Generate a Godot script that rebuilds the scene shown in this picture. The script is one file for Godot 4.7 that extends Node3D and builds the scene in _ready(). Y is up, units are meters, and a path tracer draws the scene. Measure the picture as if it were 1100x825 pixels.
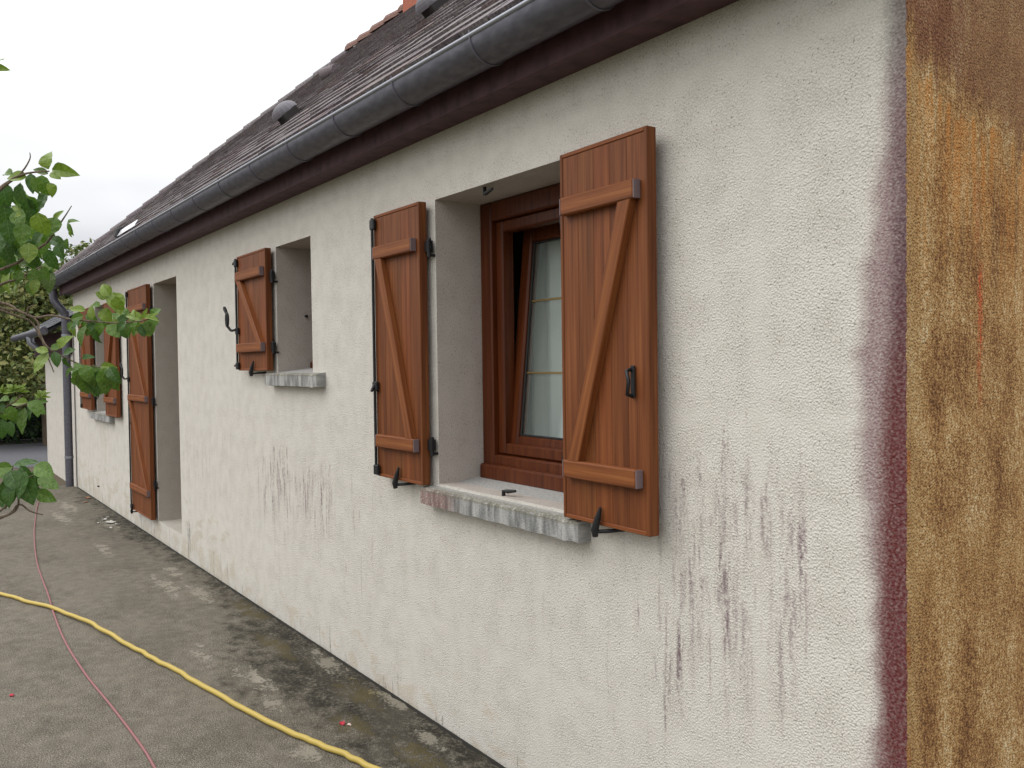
extends Node3D
# A rendered bungalow seen along its front wall: x runs along the wall (far end negative),
# y up, z out of the wall towards the terrace. The near corner of the house is x = 0, z = 0.

const CAM := Vector3(0.9936, 1.45, 1.7438)
var RIGHT := Vector3(0.58174, -0.01312, -0.81327)
var UPV := Vector3(-0.01319, 0.99959, -0.02557)
var FWD := Vector3(-0.81328, -0.02558, -0.58132)
const FOCAL := 918.985
var rng := RandomNumberGenerator.new()
var taken := {}
var M := {}
var house: Node3D

# ---------------------------------------------------------------- helpers
func at(px: float, py: float, depth: float) -> Vector3:
	return CAM + (FWD * FOCAL + RIGHT * (px - 550.0) + UPV * (412.5 - py)) * (depth / FOCAL)

func numbered(called: String) -> String:
	if not taken.has(called):
		taken[called] = 0
		return called
	taken[called] += 1
	return "%s_%03d" % [called, taken[called]]

func tag(o: Node, label := "", category := "", group := "", kind := ""):
	if label: o.set_meta("label", label)
	if category: o.set_meta("category", category)
	if group: o.set_meta("group", group)
	if kind: o.set_meta("kind", kind)
	return o

func thing(called: String, where: Vector3, label: String, category: String, group := "") -> Node3D:
	var o := Node3D.new()
	o.name = numbered(called)
	add_child(o)
	o.position = where
	tag(o, label, category, group)
	return o

func put(called: String, mesh: Mesh, material: Material, parent: Node = self, where := Vector3.ZERO) -> MeshInstance3D:
	var o := MeshInstance3D.new()
	o.name = numbered(called) if parent == self else called
	o.mesh = mesh
	if material: o.material_override = material
	o.cast_shadow = GeometryInstance3D.SHADOW_CASTING_SETTING_ON
	parent.add_child(o, true)
	o.position = where
	return o

func lin(r: float, g: float, b: float) -> Color:
	return Color(r, g, b).linear_to_srgb()

func mk() -> SurfaceTool:
	var st := SurfaceTool.new()
	st.begin(Mesh.PRIMITIVE_TRIANGLES)
	return st

func tri(st: SurfaceTool, a: Vector3, b: Vector3, c: Vector3, n: Vector3, ua := Vector2.ZERO, ub := Vector2.ZERO, uc := Vector2.ZERO):
	var g := (b - a).cross(c - a)
	if g.dot(n) > 0.0:
		var t := b; b = c; c = t
		var u := ub; ub = uc; uc = u
	st.set_normal(n); st.set_uv(ua); st.set_uv2(ua); st.add_vertex(a)
	st.set_normal(n); st.set_uv(ub); st.set_uv2(ub); st.add_vertex(b)
	st.set_normal(n); st.set_uv(uc); st.set_uv2(uc); st.add_vertex(c)

func quad(st: SurfaceTool, a: Vector3, b: Vector3, c: Vector3, d: Vector3, n: Vector3, u := [Vector2.ZERO, Vector2.ZERO, Vector2.ZERO, Vector2.ZERO]):
	tri(st, a, b, c, n, u[0], u[1], u[2])
	tri(st, a, c, d, n, u[0], u[2], u[3])

func flat_quad(st: SurfaceTool, a: Vector3, b: Vector3, c: Vector3, d: Vector3, side: Vector3):
	var n := (b - a).cross(c - a).normalized()
	if n.dot(side) < 0.0: n = -n
	quad(st, a, b, c, d, n)

func add_box(st: SurfaceTool, lo: Vector3, hi: Vector3, ch := 0.0):
	# a box with chamfered edges
	var c := (lo + hi) * 0.5
	var h := (hi - lo) * 0.5
	var k: float = minf(ch, minf(h.x, minf(h.y, h.z)) * 0.9)
	var ax := [Vector3.RIGHT, Vector3.UP, Vector3.BACK]
	for i in 3:
		var u: Vector3 = ax[(i + 1) % 3]
		var v: Vector3 = ax[(i + 2) % 3]
		for s in [-1.0, 1.0]:
			var n: Vector3 = ax[i] * s
			var o: Vector3 = c + n * h[i]
			var du: Vector3 = u * (h[(i + 1) % 3] - k)
			var dv: Vector3 = v * (h[(i + 2) % 3] - k)
			quad(st, o - du - dv, o + du - dv, o + du + dv, o - du + dv, n)
	if k <= 0.0: return
	for i in 3:
		var j := (i + 1) % 3
		var l := (i + 2) % 3
		for s in [-1.0, 1.0]:
			for t in [-1.0, 1.0]:
				var A: Vector3 = ax[i] * s
				var B: Vector3 = ax[j] * t
				var w: Vector3 = ax[l] * (h[l] - k)
				var p: Vector3 = c + A * h[i] + B * (h[j] - k)
				var q: Vector3 = c + A * (h[i] - k) + B * h[j]
				quad(st, p - w, q - w, q + w, p + w, (A + B).normalized())
	for s in [-1.0, 1.0]:
		for t in [-1.0, 1.0]:
			for r in [-1.0, 1.0]:
				var e := Vector3(s, t, r)
				tri(st, c + Vector3(s * h.x, t * (h.y - k), r * (h.z - k)), c + Vector3(s * (h.x - k), t * h.y, r * (h.z - k)), c + Vector3(s * (h.x - k), t * (h.y - k), r * h.z), e.normalized())

func box_mesh(lo: Vector3, hi: Vector3, ch := 0.0) -> ArrayMesh:
	var st := mk()
	add_box(st, lo, hi, ch)
	return st.commit()

func add_tube(st: SurfaceTool, pts: Array, radii: Array, sides := 8, caps := true):
	var rings := []
	var norms := []
	var up := Vector3(0.13, 0.97, 0.21).normalized()
	for i in pts.size():
		var d: Vector3 = (pts[mini(i + 1, pts.size() - 1)] - pts[maxi(i - 1, 0)]).normalized()
		if absf(d.dot(up)) > 0.97: up = Vector3(0.9, 0.1, 0.42).normalized()
		var a := d.cross(up).normalized()
		var b := a.cross(d).normalized()
		up = b
		var ring := []
		var nn := []
		for k in sides:
			var t := TAU * k / sides
			var n := a * cos(t) + b * sin(t)
			nn.append(n)
			ring.append(pts[i] + n * radii[mini(i, radii.size() - 1)])
		rings.append(ring)
		norms.append(nn)
	for i in pts.size() - 1:
		for k in sides:
			var l := (k + 1) % sides
			var va: Array = [[rings[i][k], norms[i][k]], [rings[i][l], norms[i][l]], [rings[i + 1][l], norms[i + 1][l]], [rings[i + 1][k], norms[i + 1][k]]]
			for q in [[0, 1, 2], [0, 2, 3]]:
				var g: Vector3 = (va[q[1]][0] - va[q[0]][0]).cross(va[q[2]][0] - va[q[0]][0])
				var o: Array = [q[0], q[1], q[2]] if g.dot(va[q[0]][1]) < 0.0 else [q[0], q[2], q[1]]
				for w in o:
					st.set_normal(va[w][1]); st.set_uv(Vector2(float(k) / sides, float(i))); st.set_uv2(Vector2.ZERO); st.add_vertex(va[w][0])
	if caps:
		for e in [0, pts.size() - 1]:
			var n: Vector3 = (pts[e] - pts[1 if e == 0 else e - 1]).normalized()
			for k in sides:
				tri(st, pts[e], rings[e][k], rings[e][(k + 1) % sides], n)

func tube_mesh(pts: Array, radii: Array, sides := 8) -> ArrayMesh:
	var st := mk()
	add_tube(st, pts, radii, sides)
	return st.commit()

func smooth_path(pts: Array, step: int) -> Array:
	var out := []
	for i in pts.size() - 1:
		var a: Vector3 = pts[maxi(i - 1, 0)]
		var b: Vector3 = pts[i]
		var c: Vector3 = pts[i + 1]
		var d: Vector3 = pts[mini(i + 2, pts.size() - 1)]
		for k in step:
			out.append(b.cubic_interpolate(c, a, d, float(k) / step))
	out.append(pts[-1])
	return out

# ---------------------------------------------------------------- computed textures
func noise(kind: int, freq: float, sd: int, oct := 3) -> FastNoiseLite:
	var n := FastNoiseLite.new()
	n.noise_type = kind
	n.frequency = freq
	n.seed = sd
	n.fractal_octaves = oct
	if oct <= 1: n.fractal_type = FastNoiseLite.FRACTAL_NONE
	return n

func field(n: FastNoiseLite, w: int, h: int) -> PackedByteArray:
	var im := n.get_seamless_image(w, h, false, false, 0.15, true)
	im.convert(Image.FORMAT_L8)
	return im.get_data()

func tex_l8(d: PackedByteArray, w: int, h: int) -> ImageTexture:
	return ImageTexture.create_from_image(Image.create_from_data(w, h, false, Image.FORMAT_L8, d))

func tex_rgb(d: PackedByteArray, w: int, h: int) -> ImageTexture:
	return ImageTexture.create_from_image(Image.create_from_data(w, h, false, Image.FORMAT_RGB8, d))

func tex_rgba(d: PackedByteArray, w: int, h: int) -> ImageTexture:
	return ImageTexture.create_from_image(Image.create_from_data(w, h, false, Image.FORMAT_RGBA8, d))

func ramp(f: PackedByteArray, stops: Array) -> PackedByteArray:
	# stops: [value 0..255, Color sRGB]
	var g := Gradient.new()
	var off := PackedFloat32Array()
	var col := PackedColorArray()
	for s in stops:
		off.append(s[0] / 255.0)
		col.append(s[1])
	g.offsets = off
	g.colors = col
	var lr := PackedByteArray(); var lg := PackedByteArray(); var lb := PackedByteArray()
	for i in 256:
		var c := g.sample(i / 255.0)
		lr.append(int(clampf(c.r, 0, 1) * 255)); lg.append(int(clampf(c.g, 0, 1) * 255)); lb.append(int(clampf(c.b, 0, 1) * 255))
	var out := PackedByteArray()
	out.resize(f.size() * 3)
	for i in f.size():
		var v := f[i]
		out[i * 3] = lr[v]; out[i * 3 + 1] = lg[v]; out[i * 3 + 2] = lb[v]
	return out

func stretched(sd: int, w: int, h: int, squeeze: int, freq: float, oct := 4) -> PackedByteArray:
	# noise drawn out along the vertical: grain
	var im := noise(FastNoiseLite.TYPE_SIMPLEX_SMOOTH, freq, sd, oct).get_seamless_image(w, maxi(8, h / squeeze), false, false, 0.2, true)
	im.convert(Image.FORMAT_L8)
	im.resize(w, h, Image.INTERPOLATE_CUBIC)
	return im.get_data()

func std(color: Color, rough := 0.8, metal := 0.0, spec := 0.5) -> StandardMaterial3D:
	var m := StandardMaterial3D.new()
	m.albedo_color = color
	m.roughness = rough
	m.metallic = metal
	m.metallic_specular = spec
	return m

func tri_scale(m: StandardMaterial3D, s: Vector3, world := true, off := Vector3.ZERO):
	m.uv1_triplanar = true
	m.uv1_world_triplanar = world
	m.uv1_triplanar_sharpness = 8.0
	m.uv1_scale = s
	m.uv1_offset = off

var stain_w := 0
var stain_h := 0
var stain_d := PackedByteArray()
func stain_begin(w: int, h: int, c: Color):
	stain_w = w; stain_h = h
	stain_d = PackedByteArray()
	stain_d.resize(w * h * 4)
	var r := int(c.r * 255); var g := int(c.g * 255); var b := int(c.b * 255)
	for i in w * h:
		stain_d[i * 4] = r; stain_d[i * 4 + 1] = g; stain_d[i * 4 + 2] = b

func stain_px(x: int, y: int, c: Color, a: float):
	if x < 0 or y < 0 or x >= stain_w or y >= stain_h or a <= 0.003: return
	var i := (y * stain_w + x) * 4
	a = minf(a, 1.0)
	var b := stain_d[i + 3] / 255.0
	var o := a + b * (1.0 - a)
	var k := a / o
	stain_d[i] = int(lerpf(stain_d[i], c.r * 255.0, k))
	stain_d[i + 1] = int(lerpf(stain_d[i + 1], c.g * 255.0, k))
	stain_d[i + 2] = int(lerpf(stain_d[i + 2], c.b * 255.0, k))
	stain_d[i + 3] = int(o * 255.0)

func streak(x: float, y0: float, y1: float, w: float, c: Color, a: float, nz: FastNoiseLite):
	# a run of stain down the wall: ragged, broken up by the grain of the render; pixels
	for y in range(int(y0), int(y1)):
		var t := (y - y0) / (y1 - y0)
		var env := minf(1.0, t * 8.0) * minf(1.0, (1.0 - t) * 2.2)
		var ww := w * (0.55 + 0.6 * (nz.get_noise_2d(x * 3.1, y * 0.35) * 0.5 + 0.5))
		var cx := x + nz.get_noise_2d(y * 0.12, x * 7.0) * w * 0.7
		for px in range(int(cx - ww * 1.5), int(cx + ww * 1.5) + 1):
			var d := absf(px - cx) / ww
			if d > 1.3: continue
			var gr := 0.7 * nz.get_noise_2d(px * 1.6, y * 1.1) + 0.7 * nz.get_noise_2d(px * 1.3, y * 0.16)
			stain_px(px, y, c, a * env * clampf(1.25 - d, 0, 1) * clampf(0.55 + gr * 1.5, 0, 1.3))

# ---------------------------------------------------------------- materials
func render_material(detail: Texture2D) -> StandardMaterial3D:
	var m := std(Color.WHITE, 0.93, 0.0, 0.35)
	m.albedo_texture = M.crepi_color
	m.heightmap_enabled = true
	m.heightmap_texture = M.crepi_height
	m.heightmap_scale = 0.36
	tri_scale(m, Vector3(1.1, 1.1, 1.1))
	if detail:
		m.detail_enabled = true
		m.detail_albedo = detail
		m.detail_uv_layer = BaseMaterial3D.DETAIL_UV_2
	return m

func make_materials():
	var W := 1024
	# splattered render: blobs and worms about a centimetre across
	var ca := noise(FastNoiseLite.TYPE_CELLULAR, 0.115, 11, 1)
	ca.cellular_return_type = FastNoiseLite.RETURN_DISTANCE2_SUB
	ca.domain_warp_enabled = true
	ca.domain_warp_amplitude = 9.0
	ca.domain_warp_frequency = 0.05
	var a := field(ca, W, W)
	var b := field(noise(FastNoiseLite.TYPE_SIMPLEX_SMOOTH, 0.115, 5, 2), W, W)
	var c := field(noise(FastNoiseLite.TYPE_SIMPLEX_SMOOTH, 0.006, 9, 3), W, W)
	var sp := field(noise(FastNoiseLite.TYPE_SIMPLEX_SMOOTH, 0.085, 15, 2), W, W)
	var h := PackedByteArray(); h.resize(W * W)
	var k := PackedByteArray(); k.resize(W * W)
	for i in W * W:
		var v := int(0.5 * a[i] + 0.5 * b[i])
		h[i] = v
		k[i] = clampi(int(110.0 + 0.30 * (v - 110) + 0.10 * (c[i] - 128)) - (62 if sp[i] > 203 and a[i] < 95 else 0), 0, 255)
	M.crepi_height = tex_l8(h, W, W)
	M.crepi_color = tex_rgb(ramp(k, [[0, Color(0.40, 0.375, 0.345)], [60, Color(0.70, 0.675, 0.635)], [110, Color(0.83, 0.81, 0.772)], [180, Color(0.87, 0.852, 0.815)], [255, Color(0.905, 0.89, 0.855)]]), W, W)

	# ---- stains of the near part of the front wall: 4.6 m x 2.45 m
	var sx := 2048 / 4.6
	var sy := 1024 / 2.45
	var nz := noise(FastNoiseLite.TYPE_SIMPLEX_SMOOTH, 0.11, 21, 3)
	var far_runs := Color(0.50, 0.405, 0.415)
	var broad := noise(FastNoiseLite.TYPE_SIMPLEX_SMOOTH, 0.012, 33, 4)
	rng.seed = 71
	stain_begin(2048, 1024, Color(0.46, 0.38, 0.38))
	var purple := Color(0.485, 0.385, 0.41)
	# runs below and beside the shutter, at hip height, and those farther along
	for s in [[-0.76, -0.22, 1.30, 0.55, 90, 0.22], [-0.66, -0.26, 1.15, 0.62, 50, 0.30], [-0.36, -0.24, 1.1, 0.75, 12, 0.42], [-0.60, -0.46, 1.0, 0.66, 10, 0.48], [-0.5, -0.42, 1.36, 1.0, 6, 0.4], [-0.86, -0.64, 0.85, 0.5, 9, 0.5], [-4.05, -3.55, 1.0, 0.62, 32, 0.62], [-3.45, -3.05, 0.92, 0.68, 18, 0.5], [-4.2, -2.3, 1.0, 0.4, 40, 0.3], [-1.3, -0.2, 1.1, 0.35, 22, 0.16]]:
		for n in s[4]:
			var x: float = rng.randf_range(s[0], s[1])
			var top: float = rng.randf_range(s[3] + 0.12, s[2])
			var len := rng.randf_range(0.05, 0.22) * (1.0 if rng.randf() < 0.75 else 1.7)
			streak((x + 4.6) * sx, (2.45 - top) * sy, (2.45 - top + len) * sy, rng.randf_range(2.2, 6.5), purple.lerp(Color(0.40, 0.35, 0.355), rng.randf() * 0.6), s[5] * rng.randf_range(0.5, 1.25), nz)
	for n in 70:
		var x := rng.randf_range(-4.1, -2.95)
		var top := rng.randf_range(0.72, 0.98)
		streak((x + 4.6) * sx, (2.45 - top) * sy, (2.45 - top + rng.randf_range(0.08, 0.3)) * sy, rng.randf_range(4.0, 10.0), far_runs, rng.randf_range(0.12, 0.34), nz)
	# dark runs that rise from the foot of the wall, and yellowish splash stains
	for n in 46:
		var x := rng.randf_range(-4.6, -0.9)
		var len := rng.randf_range(0.03, 0.15) * (1.6 if rng.randf() < 0.15 else 1.0)
		streak((x + 4.6) * sx, (2.45 - len - rng.randf() * 0.03) * sy, 1024, rng.randf_range(1.5, 4.5), Color(0.29, 0.275, 0.24), rng.randf_range(0.35, 0.8), nz)
	for n in 260:
		var cx := rng.randf_range(0, 1780)
		var hgt := rng.randf_range(4, 16) * (2.6 if rng.randf() < 0.12 else 1.0)
		var wd := rng.randf_range(3, 11)
		var al := rng.randf_range(0.4, 0.9)
		for y in range(int(1024 - hgt), 1024):
			for px in range(int(cx - wd), int(cx + wd)):
				var d := pow((px - cx) / wd, 2) + pow((1024 - y) / hgt, 2)
				stain_px(px, y, Color(0.215, 0.205, 0.17), al * smoothstep(1.0, 0.2, d) * clampf(0.55 + nz.get_noise_2d(px * 1.7, y * 1.7) * 1.7, 0, 1))
	for y in range(860, 1024):
		for x in 2048:
			var t := (y - 860) / 164.0
			var v := broad.get_noise_2d(x * 0.9, y * 1.6) * 1.4 + 0.25
			stain_px(x, y, Color(0.70, 0.62, 0.48), clampf(v - 1.15 + t * 1.2, 0, 0.42) * clampf(0.75 + nz.get_noise_2d(x * 1.7, y * 1.7), 0, 1))
			if y > 985: stain_px(x, y, Color(0.27, 0.25, 0.21), clampf(broad.get_noise_2d(x * 2.2 + 400, y * 1.2) * 1.5 + (y - 1004) / 18.0, 0, 0.85) * clampf(0.6 + nz.get_noise_2d(x * 2.0, y * 1.1) * 1.3, 0, 1))
	# the wine-coloured growth that creeps round the corner
	for y in range(4, 1024):
		var hy := 2.45 - y / sy
		var wide := 0.06 + 0.066 * smoothstep(2.1, 1.45, hy) - 0.04 * smoothstep(1.25, 0.80, hy) + 0.02 * smoothstep(0.75, 0.5, hy)
		wide += broad.get_noise_2d(40.0, y * 1.5) * 0.02 + nz.get_noise_2d(11.0, y * 0.35) * 0.006
		var core := 0.022 + 0.030 * smoothstep(1.7, 1.1, hy) + broad.get_noise_2d(300.0, y * 1.2) * 0.008
		for x in range(1960, 2048):
			var d := (2048 - x) / sx + nz.get_noise_2d(x * 0.9, y * 0.25) * 0.006
			var gr := clampf(0.88 + nz.get_noise_2d(x * 2.3, y * 2.1) * 0.4, 0.2, 1.1)
			var green := smoothstep(1.9, 2.2, hy)
			stain_px(x, y, Color(0.51, 0.385, 0.40).lerp(Color(0.52, 0.52, 0.49), green), 0.82 * gr * smoothstep(wide + 0.012, wide - 0.045, d))
			var red := smoothstep(1.75, 1.2, hy)
			stain_px(x, y, Color(0.35, 0.245, 0.265).lerp(Color(0.375, 0.17, 0.165), red), 0.96 * gr * smoothstep(core + 0.034, core - 0.016, d) * (0.45 + 0.55 * smoothstep(2.2, 1.5, hy)))
	M.wall_near = render_material(tex_rgba(stain_d, 2048, 1024))

	# ---- stains of the far part: 6.07 m x 2.45 m
	sx = 1024 / 6.07
	sy = 512 / 2.45
	stain_begin(1024, 512, Color(0.6, 0.55, 0.45))
	for n in 34:
		var x := rng.randf_range(-10.6, -4.6)
		var len := rng.randf_range(0.04, 0.2)
		streak((x + 10.67) * sx, (2.45 - len - rng.randf() * 0.04) * sy, 512, rng.randf_range(1.0, 2.2), Color(0.33, 0.31, 0.26), rng.randf_range(0.3, 0.7), nz)
	for n in 9:
		streak((-5.66 + rng.randf_range(-0.05, 0.05) + 10.67) * sx, (2.45 - rng.randf_range(0.2, 0.42)) * sy, (2.45 - rng.randf_range(0.02, 0.15)) * sy, 1.3, Color(0.27, 0.26, 0.23), 0.6, nz)
	for n in 14:
		streak((rng.randf_range(-9.1, -8.6) + 10.67) * sx, (2.45 - 0.86) * sy, (2.45 - rng.randf_range(0.25, 0.7)) * sy, rng.randf_range(2, 5), Color(0.62, 0.58, 0.44), 0.22, nz)
	for n in 40:
		var x := rng.randf_range(-5.8, -4.6)
		streak((x + 10.67) * sx, (2.45 - rng.randf_range(0.8, 1.1)) * sy, (2.45 - rng.randf_range(0.3, 0.75)) * sy, rng.randf_range(0.8, 1.6), purple, 0.2, nz)
	for y in range(400, 512):
		for x in 1024:
			var t := (y - 400) / 112.0
			var v := broad.get_noise_2d(x * 1.5 + 900, y * 3.0) * 1.3 + 0.3
			stain_px(x, y, Color(0.66, 0.60, 0.45), clampf(v - 1.0 + t * 1.1, 0, 0.34) * clampf(0.8 + nz.get_noise_2d(x * 1.7, y * 1.7), 0, 1))
			if y > 492: stain_px(x, y, Color(0.27, 0.25, 0.21), clampf(broad.get_noise_2d(x * 3.2 + 400, y * 1.2) * 1.5 + (y - 505) / 10.0, 0, 0.75))
	M.wall_far = render_material(tex_rgba(stain_d, 1024, 512))
	M.wall_plain = render_material(null)

	# ---- the end wall: weathered ochre and brown, drawn down in runs
	var gs := stretched(91, 1024, 1024, 6, 0.014, 6)
	var gf := field(noise(FastNoiseLite.TYPE_SIMPLEX_SMOOTH, 0.12, 14, 3), 1024, 1024)
	var gp := field(noise(FastNoiseLite.TYPE_SIMPLEX_SMOOTH, 0.009, 47, 4), 1024, 1024)
	var gm := PackedByteArray(); gm.resize(1024 * 1024)
	for i in 1024 * 1024:
		gm[i] = clampi(int(0.20 * gs[i] + 0.40 * gp[i] + 0.62 * (gf[i] - 128) + 62), 0, 255)
	var gc := ramp(gm, [[25, Color(0.33, 0.21, 0.125)], [85, Color(0.50, 0.35, 0.21)], [130, Color(0.63, 0.48, 0.295)], [175, Color(0.72, 0.595, 0.415)], [235, Color(0.85, 0.78, 0.64)]])
	stain_begin(1024, 1024, Color(0.5, 0.4, 0.3))
	for i in 1024 * 1024:
		stain_d[i * 4] = gc[i * 3]; stain_d[i * 4 + 1] = gc[i * 3 + 1]; stain_d[i * 4 + 2] = gc[i * 3 + 2]; stain_d[i * 4 + 3] = 255
	var gx := 1024 / 1.3
	for y in 1024:
		var hy := 2.45 - y / 418.0
		for x in 560:
			var zz := x / gx
			var gr := clampf(0.75 + nz.get_noise_2d(x * 2.3, y * 2.3) * 0.9, 0.1, 1.1)
			var edge := 2.15 - 0.30 * zz + broad.get_noise_2d(x * 1.6, y * 0.4) * 0.10 + nz.get_noise_2d(x * 0.8, 5.0) * 0.02
			if hy > edge - 0.05:
				stain_px(x, y, Color(0.40, 0.235, 0.175).lerp(Color(0.50, 0.36, 0.255), smoothstep(0.10, 0.32, zz + broad.get_noise_2d(x * 2.0, y * 0.6) * 0.2)), 0.8 * gr * smoothstep(edge - 0.03, edge + 0.04, hy))
			elif hy > edge - 0.55:
				stain_px(x, y, Color(0.76, 0.48, 0.21), 0.75 * gr * smoothstep(edge - 0.55, edge - 0.05, hy) * clampf(0.5 + broad.get_noise_2d(x * 3.0, y * 0.3) * 1.6, 0, 1))
			if zz < 0.10:
				stain_px(x, y, Color(0.68, 0.56, 0.38), 0.62 * gr * smoothstep(0.085, 0.02, zz + nz.get_noise_2d(x * 0.5, y * 0.15) * 0.012) * smoothstep(2.2, 2.0, hy))
			if zz < 0.014 and hy < 1.25:
				stain_px(x, y, Color(0.62, 0.33, 0.15), 0.6 * gr * clampf(0.3 + broad.get_noise_2d(70.0, y * 2.0) * 2.2, 0, 1))
	streak(0.315 * gx, (2.45 - 1.72) * 418, (2.45 - 1.36) * 418, 12.0, Color(0.78, 0.33, 0.18), 0.9, nz)
	streak(0.30 * gx, (2.45 - 1.9) * 418, (2.45 - 1.66) * 418, 12.0, Color(0.70, 0.40, 0.22), 0.5, nz)
	for n in 90:
		var x := rng.randi_range(5, 700)
		var y := rng.randi_range(5, 1020)
		for d in 9: stain_px(x + d % 3 - (1 if rng.randf() < 0.5 else 0), y + d / 3, Color(0.85, 0.82, 0.74), 0.45 * rng.randf())
	M.gable = render_material(tex_rgba(stain_d, 1024, 1024))
	M.gable.heightmap_scale = 0.8

	# ---- concrete of the terrace
	var cf := field(noise(FastNoiseLite.TYPE_SIMPLEX_SMOOTH, 0.13, 61, 3), W, W)
	var cm := field(noise(FastNoiseLite.TYPE_SIMPLEX_SMOOTH, 0.011, 62, 5), W, W)
	var cr := field(noise(FastNoiseLite.TYPE_CELLULAR, 0.05, 63, 2), W, W)
	var cg := field(noise(FastNoiseLite.TYPE_SIMPLEX_SMOOTH, 0.3, 64, 1), W, W)
	var cv := PackedByteArray(); cv.resize(W * W)
	var chh := PackedByteArray(); chh.resize(W * W)
	for i in W * W:
		cv[i] = clampi(int(0.22 * cm[i] + 0.85 * (cf[i] - 128) + 0.9 * (cg[i] - 128) + 0.10 * cr[i] + 92), 0, 255)
		chh[i] = clampi(int(0.2 * cm[i] + 0.4 * cf[i] + 0.2 * cr[i] + 0.2 * cg[i]), 0, 255)
	M.concrete_color = tex_rgb(ramp(cv, [[20, Color(0.24, 0.22, 0.19)], [90, Color(0.375, 0.35, 0.31)], [140, Color(0.45, 0.425, 0.38)], [190, Color(0.53, 0.50, 0.45)], [250, Color(0.69, 0.665, 0.61)]]), W, W)
	M.concrete_height = tex_l8(chh, W, W)
	var n1 := noise(FastNoiseLite.TYPE_SIMPLEX_SMOOTH, 1.7, 77, 5)
	var n2 := noise(FastNoiseLite.TYPE_SIMPLEX_SMOOTH, 9.0, 78, 4)
	var n3 := noise(FastNoiseLite.TYPE_SIMPLEX_SMOOTH, 42.0, 79, 2)
	# places where mortar was spilt or the surface has scaled off: x, z, half sizes
	var pale := [[-3.40, 0.55, 0.16, 0.035], [-3.55, 0.52, 0.06, 0.02], [-2.81, 0.42, 0.13, 0.03], [-2.59, 0.47, 0.10, 0.035], [-2.95, 0.45, 0.16, 0.05], [-2.04, 0.54, 0.08, 0.045], [-2.92, 0.09, 0.20, 0.05], [-2.3, 0.06, 0.14, 0.03], [-4.6, 0.22, 0.25, 0.05], [-4.95, 0.35, 0.3, 0.05], [-5.3, 0.2, 0.2, 0.04], [-1.85, 0.12, 0.10, 0.03], [-7.6, 0.2, 0.3, 0.05], [-9.0, 0.35, 0.4, 0.06], [-8.3, 0.5, 0.4, 0.05], [-6.4, 0.45, 0.3, 0.04], [-1.2, 0.5, 0.15, 0.05]]
	var moss := [[-2.45, 0.13, 0.17, 0.06], [-1.75, 0.22, 0.15, 0.05], [-3.3, 0.2, 0.2, 0.05], [-2.15, 0.3, 0.12, 0.05], [-4.0, 0.1, 0.25, 0.05]]
	stain_begin(2048, 512, Color(0.25, 0.24, 0.2))
	for y in 512:
		var zz := 0.012 + 1.74 * y / 512.0
		for x in 2048:
			var xx := -10.7 + 13.7 * x / 2048.0
			var p := n1.get_noise_2d(xx * 0.7, zz)
			var q := n2.get_noise_2d(xx * 0.8, zz)
			var g := n3.get_noise_2d(xx, zz)
			# moss and dirt lie along the foot of the wall, widest between the window and the door
			var reach := 0.12 + 0.38 * exp(-pow((xx + 2.6) / 1.25, 2)) + 0.16 * exp(-pow((xx + 7.4) / 0.9, 2)) - zz
			var dark := smoothstep(-0.10, 0.14, reach + p * 0.22 + q * 0.16 + g * 0.05)
			if dark > 0.0: stain_px(x, y, Color(0.215, 0.20, 0.165), 0.82 * dark * clampf(0.8 + q * 0.5 + g * 0.7, 0, 1))
			var black := smoothstep(0.05, 0.30, reach + p * 0.3 + q * 0.25)
			if black > 0.0: stain_px(x, y, Color(0.15, 0.142, 0.12), 0.7 * black * clampf(0.7 + q * 0.6 + g * 0.8, 0, 1))
			stain_px(x, y, Color(0.52, 0.49, 0.435) if p > 0 else Color(0.29, 0.265, 0.225), clampf((absf(p) - 0.12) * 1.3, 0, 0.3) * clampf(0.8 + g, 0, 1))
			if zz < 0.75:
				for e in pale:
					var d: float = pow((xx - e[0]) / e[2], 2) + pow((zz - e[1]) / e[3], 2)
					if d < 5.0: stain_px(x, y, Color(0.60, 0.575, 0.52), 0.8 * smoothstep(0.0, 0.5, 0.55 - d * 0.5 + q * 1.3 + g * 0.9))
				for e in moss:
					var d: float = pow((xx - e[0]) / e[2], 2) + pow((zz - e[1]) / e[3], 2)
					if d < 5.0: stain_px(x, y, Color(0.45, 0.40, 0.24), 0.5 * smoothstep(0.0, 0.7, 0.7 - d * 0.5 + q * 1.2 + g * 0.9))
	var tc := std(Color.WHITE, 0.92, 0.0, 0.3)
	tc.albedo_texture = M.concrete_color
	tc.heightmap_enabled = true
	tc.heightmap_texture = M.concrete_height
	tc.heightmap_scale = 1.3
	tri_scale(tc, Vector3(0.9, 0.9, 0.9))
	M.concrete_bare = tc
	M.concrete = tc.duplicate()
	M.concrete.detail_enabled = true
	M.concrete.detail_albedo = tex_rgba(stain_d, 2048, 512)
	M.concrete.detail_uv_layer = BaseMaterial3D.DETAIL_UV_2

	# ---- wood of the shutters and window: grain runs along each piece's own y
	var wg := stretched(31, 512, 512, 10, 0.045, 5)
	var wf := stretched(32, 512, 512, 24, 0.16, 2)
	var wv := PackedByteArray(); wv.resize(512 * 512)
	for i in 512 * 512: wv[i] = clampi(int(0.70 * wg[i] + 0.30 * wf[i]), 0, 255)
	var wood_tex := tex_rgb(ramp(wv, [[30, Color(0.39, 0.215, 0.11)], [95, Color(0.49, 0.28, 0.145)], [140, Color(0.535, 0.315, 0.165)], [185, Color(0.575, 0.35, 0.19)], [240, Color(0.63, 0.405, 0.235)]]), 512, 512)
	var wood_h := tex_l8(wv, 512, 512)
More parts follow.
